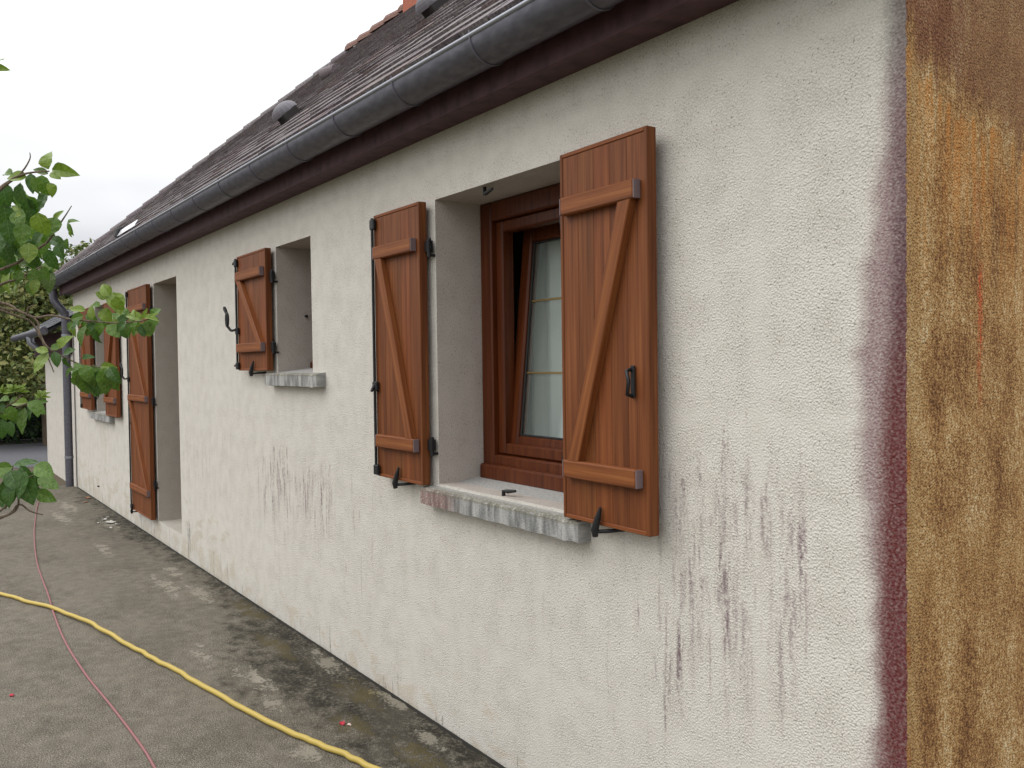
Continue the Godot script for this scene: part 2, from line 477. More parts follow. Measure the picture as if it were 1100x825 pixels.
	for i in 4:
		var m := std([Color(0.88, 0.865, 0.86), Color(0.83, 0.81, 0.80), Color(0.91, 0.875, 0.86), Color(0.86, 0.86, 0.83)][i], 0.56, 0.0, 0.36)
		m.albedo_texture = wood_tex
		m.heightmap_enabled = true
		m.heightmap_texture = wood_h
		m.heightmap_scale = 0.035
		tri_scale(m, Vector3(1.7, 0.6, 1.7), false, Vector3(0.23, 0.37, 0.61) * i)
		M["wood%d" % i] = m
	M.wood_bar = M.wood2.duplicate()
	M.wood_bar.albedo_color = Color(0.93, 0.92, 0.90)
	var fw: StandardMaterial3D = M.wood0.duplicate()
	fw.albedo_color = Color(0.66, 0.57, 0.53)  # shutter wood darkened: shade inside the window reveals put into the frame colour
	fw.roughness = 0.42
	M.wood_frame = fw
	M.end_grain = std(lin(0.17, 0.125, 0.13), 0.55)
	M.iron = std(lin(0.012, 0.012, 0.013), 0.5, 0.2, 0.5)
	M.rust = std(lin(0.09, 0.035, 0.018), 0.9)

	# ---- roof
	var rf := field(noise(FastNoiseLite.TYPE_SIMPLEX_SMOOTH, 0.05, 81, 5), 512, 512)
	var rc := field(noise(FastNoiseLite.TYPE_CELLULAR, 0.07, 82, 2), 512, 512)
	var rv := PackedByteArray(); rv.resize(512 * 512)
	for i in 512 * 512: rv[i] = clampi(int(0.75 * rf[i] + 0.3 * rc[i]), 0, 255)
	var roof_tex := tex_rgb(ramp(rv, [[40, Color(0.31, 0.285, 0.285)], [110, Color(0.42, 0.39, 0.395)], [165, Color(0.50, 0.47, 0.465)], [205, Color(0.585, 0.565, 0.545)], [245, Color(0.72, 0.71, 0.66)]]), 512, 512)
	var tones := [Color(1, 1, 1), Color(0.92, 0.90, 0.92), Color(1.0, 0.95, 0.94), Color(0.96, 0.97, 0.96), Color(0.84, 0.81, 0.83)]
	for i in 5:
		var m := std(tones[i], 0.82, 0.0, 0.4)
		m.albedo_texture = roof_tex
		m.heightmap_enabled = true
		m.heightmap_texture = tex_l8(rv, 512, 512) if i == 0 else M.tile0.heightmap_texture
		m.heightmap_scale = 0.3
		tri_scale(m, Vector3(1.9, 1.9, 1.9))
		M["tile%d" % i] = m
	var tt: StandardMaterial3D = M.tile0.duplicate()
	tt.albedo_color = Color(1.0, 0.80, 0.71)
	M.ridge_tile = tt
	M.roof_deck = std(lin(0.03, 0.025, 0.025), 0.95)
	M.brick = std(lin(0.42, 0.13, 0.075), 0.9)
	M.brick.heightmap_enabled = true
	M.brick.heightmap_texture = M.concrete_height
	M.brick.heightmap_scale = 0.6
	tri_scale(M.brick, Vector3(3, 3, 3))
	var zt := tex_rgb(ramp(rf, [[30, Color(0.33, 0.325, 0.355)], [128, Color(0.375, 0.37, 0.405)], [225, Color(0.43, 0.425, 0.455)]]), 512, 512)
	M.zinc = std(Color.WHITE, 0.46, 0.35, 0.5)
	M.zinc.albedo_texture = zt
	tri_scale(M.zinc, Vector3(0.5, 1.3, 1.3))
	M.zinc_bright = std(lin(0.30, 0.31, 0.34), 0.38, 0.6, 0.5)
	M.zinc_strap = std(Color(0.42, 0.41, 0.45), 0.45, 0.35)
	M.hood = std(lin(0.13, 0.12, 0.135), 0.6)
	M.bright_sheet = std(lin(0.75, 0.76, 0.78), 0.3, 0.5)
	M.fascia = std(Color(0.335, 0.215, 0.235), 0.7)
	M.fascia.albedo_texture = tex_rgb(ramp(stretched(35, 512, 512, 16, 0.06, 4), [[40, Color(0.72, 0.68, 0.68)], [128, Color(0.9, 0.88, 0.88)], [220, Color(1, 1, 1)]]), 512, 512)
	tri_scale(M.fascia, Vector3(0.4, 4.0, 4.0))
	M.pane = std(Color(0.86, 0.93, 0.9, 0.07), 0.02, 0.0, 0.5)
	M.pane.transparency = BaseMaterial3D.TRANSPARENCY_ALPHA
	M.brass = std(lin(0.35, 0.24, 0.09), 0.4, 0.7)
	M.gasket = std(lin(0.012, 0.012, 0.012), 0.7)
	M.curtain = std(lin(0.78, 0.86, 0.81), 0.9)
	M.curtain.backlight_enabled = true
	M.curtain.backlight = Color(0.5, 0.56, 0.52)
	M.plaster = std(lin(0.5, 0.48, 0.44), 0.9)
	M.floor = std(lin(0.16, 0.11, 0.07), 0.6)

	# ---- stone of the sills: grey, streaked, reddish at one end
	var sf := stretched(41, 512, 256, 20, 0.04, 4)
	var sg := field(noise(FastNoiseLite.TYPE_SIMPLEX_SMOOTH, 0.11, 42, 3), 512, 256)
	var sd := PackedByteArray(); sd.resize(512 * 256)
	for y in 256:
		for x in 512:
			var i := y * 512 + x
			sd[i] = clampi(int((0.62 * sf[i] + 4 if y < 128 else 128.0) + 0.30 * (sg[i] - 128) + 16), 0, 255)
	var sc := ramp(sd, [[30, Color(0.36, 0.36, 0.355)], [95, Color(0.53, 0.53, 0.52)], [140, Color(0.645, 0.64, 0.625)], [190, Color(0.73, 0.725, 0.705)], [240, Color(0.83, 0.82, 0.80)]])
	stain_begin(512, 256, Color(0.5, 0.4, 0.3))
	for i in 512 * 256:
		stain_d[i * 4] = sc[i * 3]; stain_d[i * 4 + 1] = sc[i * 3 + 1]; stain_d[i * 4 + 2] = sc[i * 3 + 2]; stain_d[i * 4 + 3] = 255
	for y in 128:
		for x in 512:
			var n := nz.get_noise_2d(x * 1.4, y * 1.1)
			if x < 170: stain_px(x, y, Color(0.52, 0.34, 0.30), clampf(0.5 + n * 1.6, 0, 0.85) * smoothstep(170, 90, x + n * 60))
			if y < 26: stain_px(x, y, Color(0.44, 0.42, 0.35), clampf(0.5 + n * 1.3, 0, 0.9) * smoothstep(26, 8, y + n * 14))
	for y in range(128, 256):
		for x in 512:
			var n := nz.get_noise_2d(x * 1.4 + 300, y * 1.1)
			if y < 165: stain_px(x, y, Color(0.43, 0.41, 0.34), clampf(0.55 + n * 1.5, 0, 0.9) * smoothstep(165, 140, y + n * 22))
	M.stone = std(Color.WHITE, 0.85, 0.0, 0.4)
	M.stone.albedo_texture = tex_rgba(stain_d, 512, 256)
	M.stone.heightmap_enabled = true
	M.stone.heightmap_texture = tex_l8(sd, 512, 256)
	M.stone.heightmap_scale = 0.06

	M.stone_grey = M.stone.duplicate()
	M.stone_grey.uv1_scale = Vector3(0.6, 1, 1)
	M.stone_grey.uv1_offset = Vector3(0.38, 0, 0)
	# ---- ground, leaves
	M.earth = std(Color.WHITE, 0.95)
	M.earth.albedo_texture = tex_rgb(ramp(cv, [[20, Color(0.17, 0.14, 0.10)], [120, Color(0.31, 0.265, 0.20)], [200, Color(0.42, 0.37, 0.29)], [250, Color(0.5, 0.46, 0.37)]]), W, W)
	tri_scale(M.earth, Vector3(0.55, 0.55, 0.55))
	M.grass_ground = std(Color.WHITE, 0.95)
	M.grass_ground.albedo_texture = tex_rgb(ramp(cv, [[20, Color(0.17, 0.16, 0.12)], [120, Color(0.30, 0.29, 0.22)], [220, Color(0.40, 0.38, 0.30)]]), W, W)
	tri_scale(M.grass_ground, Vector3(0.4, 0.4, 0.4))
	M.asphalt = std(Color.WHITE, 0.9)
	M.asphalt.albedo_texture = tex_rgb(ramp(cf, [[20, Color(0.26, 0.26, 0.27)], [128, Color(0.33, 0.33, 0.345)], [240, Color(0.43, 0.43, 0.44)]]), W, W)
	tri_scale(M.asphalt, Vector3(1.5, 1.5, 1.5))
	M.slate = std(Color.WHITE, 0.6)
	M.slate.albedo_texture = tex_rgb(ramp(rv, [[40, Color(0.15, 0.155, 0.17)], [140, Color(0.235, 0.24, 0.26)], [240, Color(0.36, 0.365, 0.38)]]), 512, 512)
	tri_scale(M.slate, Vector3(2, 2, 2))
	var bark := tex_rgb(ramp(wv, [[35, Color(0.24, 0.20, 0.16)], [128, Color(0.40, 0.345, 0.28)], [220, Color(0.54, 0.48, 0.40)]]), 512, 512)
	M.bark = std(Color.WHITE, 0.9)
	M.bark.albedo_texture = bark
	tri_scale(M.bark, Vector3(9, 3, 9))
	# a leaf blade with its arched veins
	var ln := noise(FastNoiseLite.TYPE_SIMPLEX_SMOOTH, 0.05, 51, 3)
	for t in 4:
		var base: Color = [lin(0.225, 0.32, 0.048), lin(0.125, 0.23, 0.036), lin(0.066, 0.145, 0.03), lin(0.15, 0.21, 0.075)][t]
		var d := PackedByteArray(); d.resize(96 * 160 * 3)
		for y in 160:
			for x in 96:
				var u := absf(x / 95.0 - 0.5) * 2.0
				var v := y / 159.0
				var along := v - 0.30 * pow(u, 1.5) * (1.0 - 0.4 * v)
				var vein := maxf(smoothstep(0.06, 0.0, u), 0.75 * smoothstep(0.85, 1.0, cos(along * TAU * 6.5)) * smoothstep(1.0, 0.6, u))
				var n := ln.get_noise_2d(x * 1.0, y * 0.7 + t * 50)
				var cc := base.lerp(base.lightened(0.28), vein * 0.75)
				cc = cc.lerp(Color(0.55, 0.52, 0.20), clampf(n - 0.28, 0, 0.4)).darkened(clampf(-n * 0.25, 0, 0.2))
				var i := (y * 96 + x) * 3
				d[i] = int(cc.r * 255); d[i + 1] = int(cc.g * 255); d[i + 2] = int(cc.b * 255)
		var m := std(Color(0.93, 0.93, 0.93), 0.42, 0.0, 0.45)
		m.albedo_texture = tex_rgb(d, 96, 160)
		m.backlight_enabled = true
		m.backlight = Color(0.62, 0.72, 0.35)
		M["leaf%d" % t] = m
	M.foliage = std(Color.WHITE, 0.6, 0.0, 0.4)
	M.foliage.vertex_color_use_as_albedo = true
	M.foliage.backlight_enabled = true
	M.foliage.backlight = Color(0.45, 0.55, 0.3)
	M.hose = std(lin(0.47, 0.345, 0.075), 0.55)
	M.cord = std(lin(0.27, 0.11, 0.11), 0.65)
	M.petal = std(lin(0.42, 0.012, 0.035), 0.6)
	M.petal_pale = std(lin(0.62, 0.48, 0.42), 0.7)
	M.dry_leaf = std(lin(0.26, 0.13, 0.06), 0.8)

# ---------------------------------------------------------------- house
var corner_x := PackedFloat32Array()
var corner_z := PackedFloat32Array()
const TOP := 2.45
const FOOT := -0.12
const SEG := 250

func corner_point(i: int) -> Vector3:
	return Vector3(corner_x[i], lerpf(FOOT, TOP, float(i) / SEG), corner_z[i])

func front_wall(x0: float, x1: float, openings: Array, material: Material, corner: bool):
	var st := mk()
	var xs := [x0, x1 - 0.03 if corner else x1]
	var ys := [FOOT, TOP]
	for o in openings:
		xs.append_array([o[0], o[1]])
		ys.append_array([o[2], o[3]])
	xs.sort(); ys.sort()
	var uv := func(p: Vector3) -> Vector2: return Vector2(clampf((p.x - x0) / (x1 - x0), 0.001, 0.9994), clampf((TOP - p.y) / TOP, 0.0, 0.998)) 
	for face in [0.0, -0.3]:
		for i in xs.size() - 1:
			for j in ys.size() - 1:
				var cx: float = (xs[i] + xs[i + 1]) * 0.5
				var cy: float = (ys[j] + ys[j + 1]) * 0.5
				var hole := false
				for o in openings:
					if cx > o[0] and cx < o[1] and cy > o[2] and cy < o[3]: hole = true
				if hole or xs[i + 1] - xs[i] < 1e-5 or ys[j + 1] - ys[j] < 1e-5: continue
				var p := [Vector3(xs[i], ys[j], face), Vector3(xs[i + 1], ys[j], face), Vector3(xs[i + 1], ys[j + 1], face), Vector3(xs[i], ys[j + 1], face)]
				var u := [Vector2.ZERO, Vector2.ZERO, Vector2.ZERO, Vector2.ZERO]
				if face == 0.0: u = p.map(uv)
				quad(st, p[0], p[1], p[2], p[3], Vector3.BACK if face == 0.0 else Vector3.FORWARD, u)
	for o in openings:
		var a := Vector3(o[0], o[2], 0); var b := Vector3(o[1], o[2], 0); var c := Vector3(o[1], o[3], 0); var d := Vector3(o[0], o[3], 0)
		var k := Vector3(0, 0, -0.3)
		for e in [[a, d, Vector3.RIGHT], [b, c, Vector3.LEFT], [d, c, Vector3.DOWN], [a, b, Vector3.UP]]:
			quad(st, e[0], e[1], e[1] + k, e[0] + k, e[2])
	if corner:
		for i in SEG:
			var a := corner_point(i); var b := corner_point(i + 1)
			var c := Vector3(x1 - 0.03, a.y, 0); var d := Vector3(x1 - 0.03, b.y, 0)
			quad(st, c, a, b, d, Vector3.BACK, [uv.call(c), uv.call(a), uv.call(b), uv.call(d)])
	put("front_wall", st.commit(), material, house)

func shutter(x0: float, y0: float, w: float, h: float, bars: Array, hinge_right: bool, opts: Dictionary) -> MeshInstance3D:
	var t := 0.036
	var s := put("shutter", box_mesh(Vector3(0.004, 0.004, 0), Vector3(w - 0.004, h - 0.004, 0.02)), M.wood1, house, Vector3(x0, y0, 0.02))
	if opts.has("label"): s.set_meta("label", opts.label)
	if opts.has("turn"): s.rotation.y = -deg_to_rad(opts.turn)
	var n: int = opts.get("boards", 5)
	var e := 0.013
	var bw := (w - 2 * e) / n
	var bm := box_mesh(Vector3(-bw / 2 + 0.0003, 0, 0.018), Vector3(bw / 2 - 0.0003, h - 2 * e, t - 0.003), 0.0011)
	for i in n: put("board", bm, M["wood%d" % ((i * 3 + opts.get("tone", 0)) % 4)], s, Vector3(e + bw * (i + 0.5), e, 0))
	var side := box_mesh(Vector3(0, -h / 2, 0), Vector3(e, h / 2, t), 0.0022)
	put("edge_trim", side, M.wood1, s, Vector3(0, h / 2, 0))
	put("edge_trim", side, M.wood1, s, Vector3(w - e, h / 2, 0))
	var head := box_mesh(Vector3(0, -(w / 2 - e), 0), Vector3(e, w / 2 - e, t), 0.0022)
	for yy in [e, h]:
		var o := put("edge_trim", head, M.wood2, s, Vector3(w / 2, yy, 0))
		o.rotation.z = PI / 2
		o.position.y = yy - e
	# crossbars with grey end caps, and the braces between them
	var bh := 0.054
	var bt := 0.027
	var inset := 0.028
	var bl := w - 2 * inset
	var bar := box_mesh(Vector3(-bh / 2, -bl / 2 + 0.004, 0), Vector3(bh / 2, bl / 2 - 0.004, bt), 0.004)
	var cap := box_mesh(Vector3(0, -bh / 2 + 0.001, 0), Vector3(0.004, bh / 2 - 0.001, bt - 0.001), 0.001)
	for y in bars:
		var o := put("crossbar", bar, M.wood_bar, s, Vector3(w / 2, y, t - 0.002))
		o.rotation.z = PI / 2
		put("end_cap", cap, M.end_grain, s, Vector3(inset, y, t - 0.002))
		put("end_cap", cap, M.end_grain, s, Vector3(w - inset - 0.004, y, t - 0.002))
	for i in bars.size() - 1:
		var lo := Vector2(w - inset - 0.05, bars[i] + bh / 2)
		var hi := Vector2(inset + 0.045, bars[i + 1] - bh / 2)
		if not hinge_right:
			lo.x = w - lo.x; hi.x = w - hi.x
		var d := (hi - lo).normalized()
		# cut level at both ends so that it sits between the bars
		var hw := 0.026
		var run := absf(hw / d.y)
		var st := mk()
		var z1 := bt - 0.002
		var p := [Vector3(lo.x - run, lo.y, 0), Vector3(lo.x + run, lo.y, 0), Vector3(hi.x + run, hi.y, 0), Vector3(hi.x - run, hi.y, 0)]
		var mid := Vector3((lo.x + hi.x) / 2, (lo.y + hi.y) / 2, 0)
		var turn := Basis(Vector3.BACK, -atan2(d.x, d.y)).inverse()
		var f := []
		for q in p: f.append(turn * (q - mid))
		var up := Vector3(0, 0, z1)
		var k := 0.003
		var g := []
		for q in 4:
			var inward: Vector3 = Vector3(-signf(f[q].x), 0, 0) * k
			g.append(f[q] + up + inward)
		quad(st, g[0], g[1], g[2], g[3], Vector3.BACK)
		for q in [[1, 2], [3, 0]]:
			var nn := Vector3(signf(f[q[0]].x), 0, 0)
			var dn := Vector3(0, 0, -k)
			quad(st, f[q[0]], f[q[1]], f[q[1]] + up + dn, f[q[0]] + up + dn, nn)
			quad(st, f[q[0]] + up + dn, f[q[1]] + up + dn, g[q[1]], g[q[0]], (nn + Vector3.BACK).normalized())
		var br := put("brace", st.commit(), M.wood_bar, s, mid + Vector3(0, 0, t - 0.002))
		br.transform.basis = turn.inverse()
	# ironwork
	var hx := w if hinge_right else 0.0
	var hs := 1.0 if hinge_right else -1.0
	for y in opts.get("hinges", [h * 0.14, h * 0.83]):
		var st := mk()
		add_box(st, Vector3(minf(hx + hs * 0.002, hx + hs * 0.034), y - 0.016, -0.008), Vector3(maxf(hx + hs * 0.002, hx + hs * 0.034), y + 0.030, 0.014), 0.002)
		add_tube(st, [Vector3(hx + hs * 0.026, y - 0.035, 0.006), Vector3(hx + hs * 0.026, y + 0.038, 0.006)], [0.009], 8)
		add_tube(st, [Vector3(hx + hs * 0.026, y - 0.028, -0.024), Vector3(hx + hs * 0.026, y - 0.028, 0.004)], [0.006], 6)
		put("hinge", st.commit(), M.iron, s)
	if opts.get("rod", false):
		var fx := 0.006 if hinge_right else w - 0.006
		var os := -1.0 if hinge_right else 1.0
		var st := mk()
		add_tube(st, [Vector3(fx + os * 0.004, 0.012, t + 0.008), Vector3(fx + os * 0.004, h - 0.012, t + 0.008)], [0.0065], 8)
		put("bolt_rod", st.commit(), M.iron, s)
		for y in [0.028, h - 0.04]:
			st = mk()
			add_box(st, Vector3(fx - 0.018, y - 0.022, t - 0.001), Vector3(fx + 0.020, y + 0.022, t + 0.016), 0.004)
			if opts.get("hook", false):
				add_tube(st, [Vector3(fx, y, t + 0.006), Vector3(fx + os * 0.035, y + 0.004, t + 0.010), Vector3(fx + os * 0.062, y, t + 0.006)], [0.009, 0.008, 0.006], 6)
			put("rod_guide", st.commit(), M.iron, s)
		var hy: float = opts.get("handle_y", h * 0.4)
		st = mk()
		add_box(st, Vector3(fx - 0.016, hy - 0.03, t - 0.001), Vector3(fx + 0.024, hy + 0.012, t + 0.016), 0.004)
		if opts.get("handle", false):
			var b := Vector3(fx + os * 0.01, hy, t + 0.012)
			add_tube(st, smooth_path([b, b + Vector3(os * 0.028, -0.004, 0.02), b + Vector3(os * 0.044, 0.02, 0.034)], 4), [0.008], 6)
			# the flat open loop of the handle
			var lp := []
			for q in 13:
				var an := TAU * q / 12
				lp.append(b + Vector3(os * (0.050 + 0.016 * cos(an)), 0.062 + 0.040 * sin(an), 0.036))
			add_tube(st, lp, [0.0085], 6, false)
			add_tube(st, [b + Vector3(os * 0.056, 0.10, 0.036), b + Vector3(os * 0.074, 0.125, 0.040), b + Vector3(os * 0.082, 0.142, 0.042)], [0.009, 0.012, 0.008], 6)
		else:
			add_tube(st, [Vector3(fx, hy, t + 0.01), Vector3(fx - os * 0.006, hy - 0.03, t + 0.03)], [0.008, 0.006], 6)
		put("bolt_handle", st.commit(), M.iron, s)
	for q in opts.get("latch", []):
		var st := mk()
		add_box(st, Vector3(q.x - 0.008, q.y - 0.045, t - 0.001), Vector3(q.x + 0.008, q.y + 0.045, t + 0.006), 0.002)
		add_tube(st, [Vector3(q.x - 0.006, q.y + 0.035, t), Vector3(q.x - 0.004, q.y + 0.03, t + 0.022), Vector3(q.x + 0.008, q.y + 0.0, t + 0.026), Vector3(q.x - 0.002, q.y - 0.036, t + 0.022), Vector3(q.x - 0.004, q.y - 0.042, t)], [0.006], 6)
		put("keeper", st.commit(), M.iron, s)
	if opts.has("stop"):
		var x: float = opts.stop
		var st := mk()
		add_tube(st, [Vector3(x + 0.05, -0.012, -0.022), Vector3(x + 0.035, -0.014, 0.02), Vector3(x, -0.018, t + 0.012)], [0.006], 6)
		add_tube(st, [Vector3(x, -0.032, t + 0.014), Vector3(x + 0.001, -0.012, t + 0.017), Vector3(x + 0.010, 0.025, t + 0.012), Vector3(x + 0.016, 0.056, t + 0.006)], [0.009, 0.012, 0.010, 0.004], 8)
		put("shutter_stop", st.commit(), M.iron, s)
	return s

func sill(x0: float, x1: float, y_top: float, hgt: float, front: float, back: float) -> Mesh:
	# a cast sill: worn nose, ragged lower edge, top sloping out
	var st := mk()
	var n := int((x1 - x0) / 0.018)
	var rows := []
	for i in n + 1:
		var f := float(i) / n
		var x := lerpf(x0, x1, f)
		var zr := sin(f * 61.0) * 0.0006 + rng.randf_range(-0.0004, 0.0004) + (0.0022 * sin(f * 260.0) if f > 0.86 else 0.0)
		var r := 0.0008 * sin(f * 47.0 + 1.0) + rng.randf_range(-0.0006, 0.0006) + (0.0022 * sin(f * 290.0) if f > 0.86 else 0.0)
		rows.append([Vector3(x, y_top + 0.028, back), Vector3(x, y_top + r * 0.6, front - 0.010 + zr * 0.5), Vector3(x, y_top - 0.007 + r, front + zr), Vector3(x, y_top - hgt * 0.5, front + zr * 1.3), Vector3(x, y_top - hgt + 0.004 + r * 1.5, front - 0.001 + zr), Vector3(x, y_top - hgt + 0.002 + r, front - 0.01), Vector3(x, y_top - hgt, back)])
	var vv := [0.99, 0.54, 0.01, 0.22, 0.44, 0.46, 0.49]
	for i in n:
		for j in 6:
			var a: Vector3 = rows[i][j]; var b: Vector3 = rows[i + 1][j]; var c: Vector3 = rows[i + 1][j + 1]; var d: Vector3 = rows[i][j + 1]
			var nn := (b - a).cross(c - a).normalized()
			var want: Vector3 = [Vector3.UP, Vector3(0, 1, 1), Vector3.BACK, Vector3.BACK, Vector3(0, -1, 1), Vector3.DOWN][j]
			if nn.dot(want) < 0: nn = -nn
			var u0 := float(i) / n; var u1 := float(i + 1) / n
			var va: float = vv[j]; var vb: float = vv[j + 1]
			if j == 1: va = 0.04; vb = 0.01
			quad(st, a, b, c, d, nn, [Vector2(u0, va), Vector2(u1, va), Vector2(u1, vb), Vector2(u0, vb)])
	for e in [[0, Vector3.LEFT, 0.02], [n, Vector3.RIGHT, 0.9]]:
		for j in range(1, 6):
			tri(st, rows[e[0]][0], rows[e[0]][j], rows[e[0]][j + 1], e[1], Vector2(e[2], 0.1), Vector2(e[2] + 0.06, 0.1 + j * 0.05), Vector2(e[2] + 0.06, 0.15 + j * 0.05))
	return st.commit()

func add_frame(st: SurfaceTool, x0: float, x1: float, y0: float, y1: float, w: float, z0: float, z1: float, ch := 0.004):
	add_box(st, Vector3(x0, y0, z0), Vector3(x0 + w, y1, z1), ch)
	add_box(st, Vector3(x1 - w, y0, z0), Vector3(x1, y1, z1), ch)
	add_box(st, Vector3(x0 + w + 0.0005, y1 - w, z0), Vector3(x1 - w - 0.0005, y1, z1 - 0.0015), ch)
	add_box(st, Vector3(x0 + w + 0.0005, y0, z0), Vector3(x1 - w - 0.0005, y0 + w, z1 - 0.0015), ch)

func window(x0: float, x1: float, y0: float, y1: float, depth: float, tilt: float, glazing: Array, label := ""):
	var st := mk()
	add_frame(st, x0 + 0.001, x1 - 0.001, y0 + 0.03, y1 - 0.001, 0.078, -depth - 0.085, -depth, 0.006)
	add_frame(st, x0 + 0.08, x1 - 0.08, y0 + 0.11, y1 - 0.08, 0.046, -depth - 0.083, -depth - 0.024, 0.006)
	var win := put("window", st.commit(), M.wood_frame, house)
	if label: win.set_meta("label", label)
	put("weather_bar", box_mesh(Vector3(x0 + 0.012, y0 + 0.006, -depth - 0.02), Vector3(x1 - 0.012, y0 + 0.070, -depth + 0.026), 0.008), M.wood_frame, win)
	var sx0 := x0 + 0.108
	var sx1 := x1 - 0.108
	var sy := y0 + 0.125
	var sh := (y1 - 0.095) - sy
	st = mk()
	add_frame(st, sx0, sx1, 0, sh, 0.062, -0.05, 0.0, 0.007)
	var sash := put("sash", st.commit(), M.wood_frame, win, Vector3(0, sy, -depth - 0.05))
	sash.rotation.x = -deg_to_rad(tilt)
	var pane := put("pane", box_mesh(Vector3(sx0 + 0.057, 0.057, -0.03), Vector3(sx1 - 0.057, sh - 0.057, -0.024)), M.pane, win, sash.position)
	pane.rotation.x = sash.rotation.x
	st = mk()
	add_frame(st, sx0 + 0.0625, sx1 - 0.0625, 0.0625, sh - 0.0625, 0.008, -0.022, -0.012, 0.002)
	var gk := put("gasket", st.commit(), M.gasket, win, sash.position)
	gk.rotation.x = sash.rotation.x
	for g in glazing:
		var b := put("glazing_bar", box_mesh(Vector3(sx0 + 0.063, g - sy - 0.004, -0.0225), Vector3(sx1 - 0.063, g - sy + 0.004, -0.018), 0.001), M.brass, win, sash.position)
		b.rotation.x = sash.rotation.x
	return win

func roof_y(z: float) -> float: return 2.53 + (0.21 - z) * 0.91

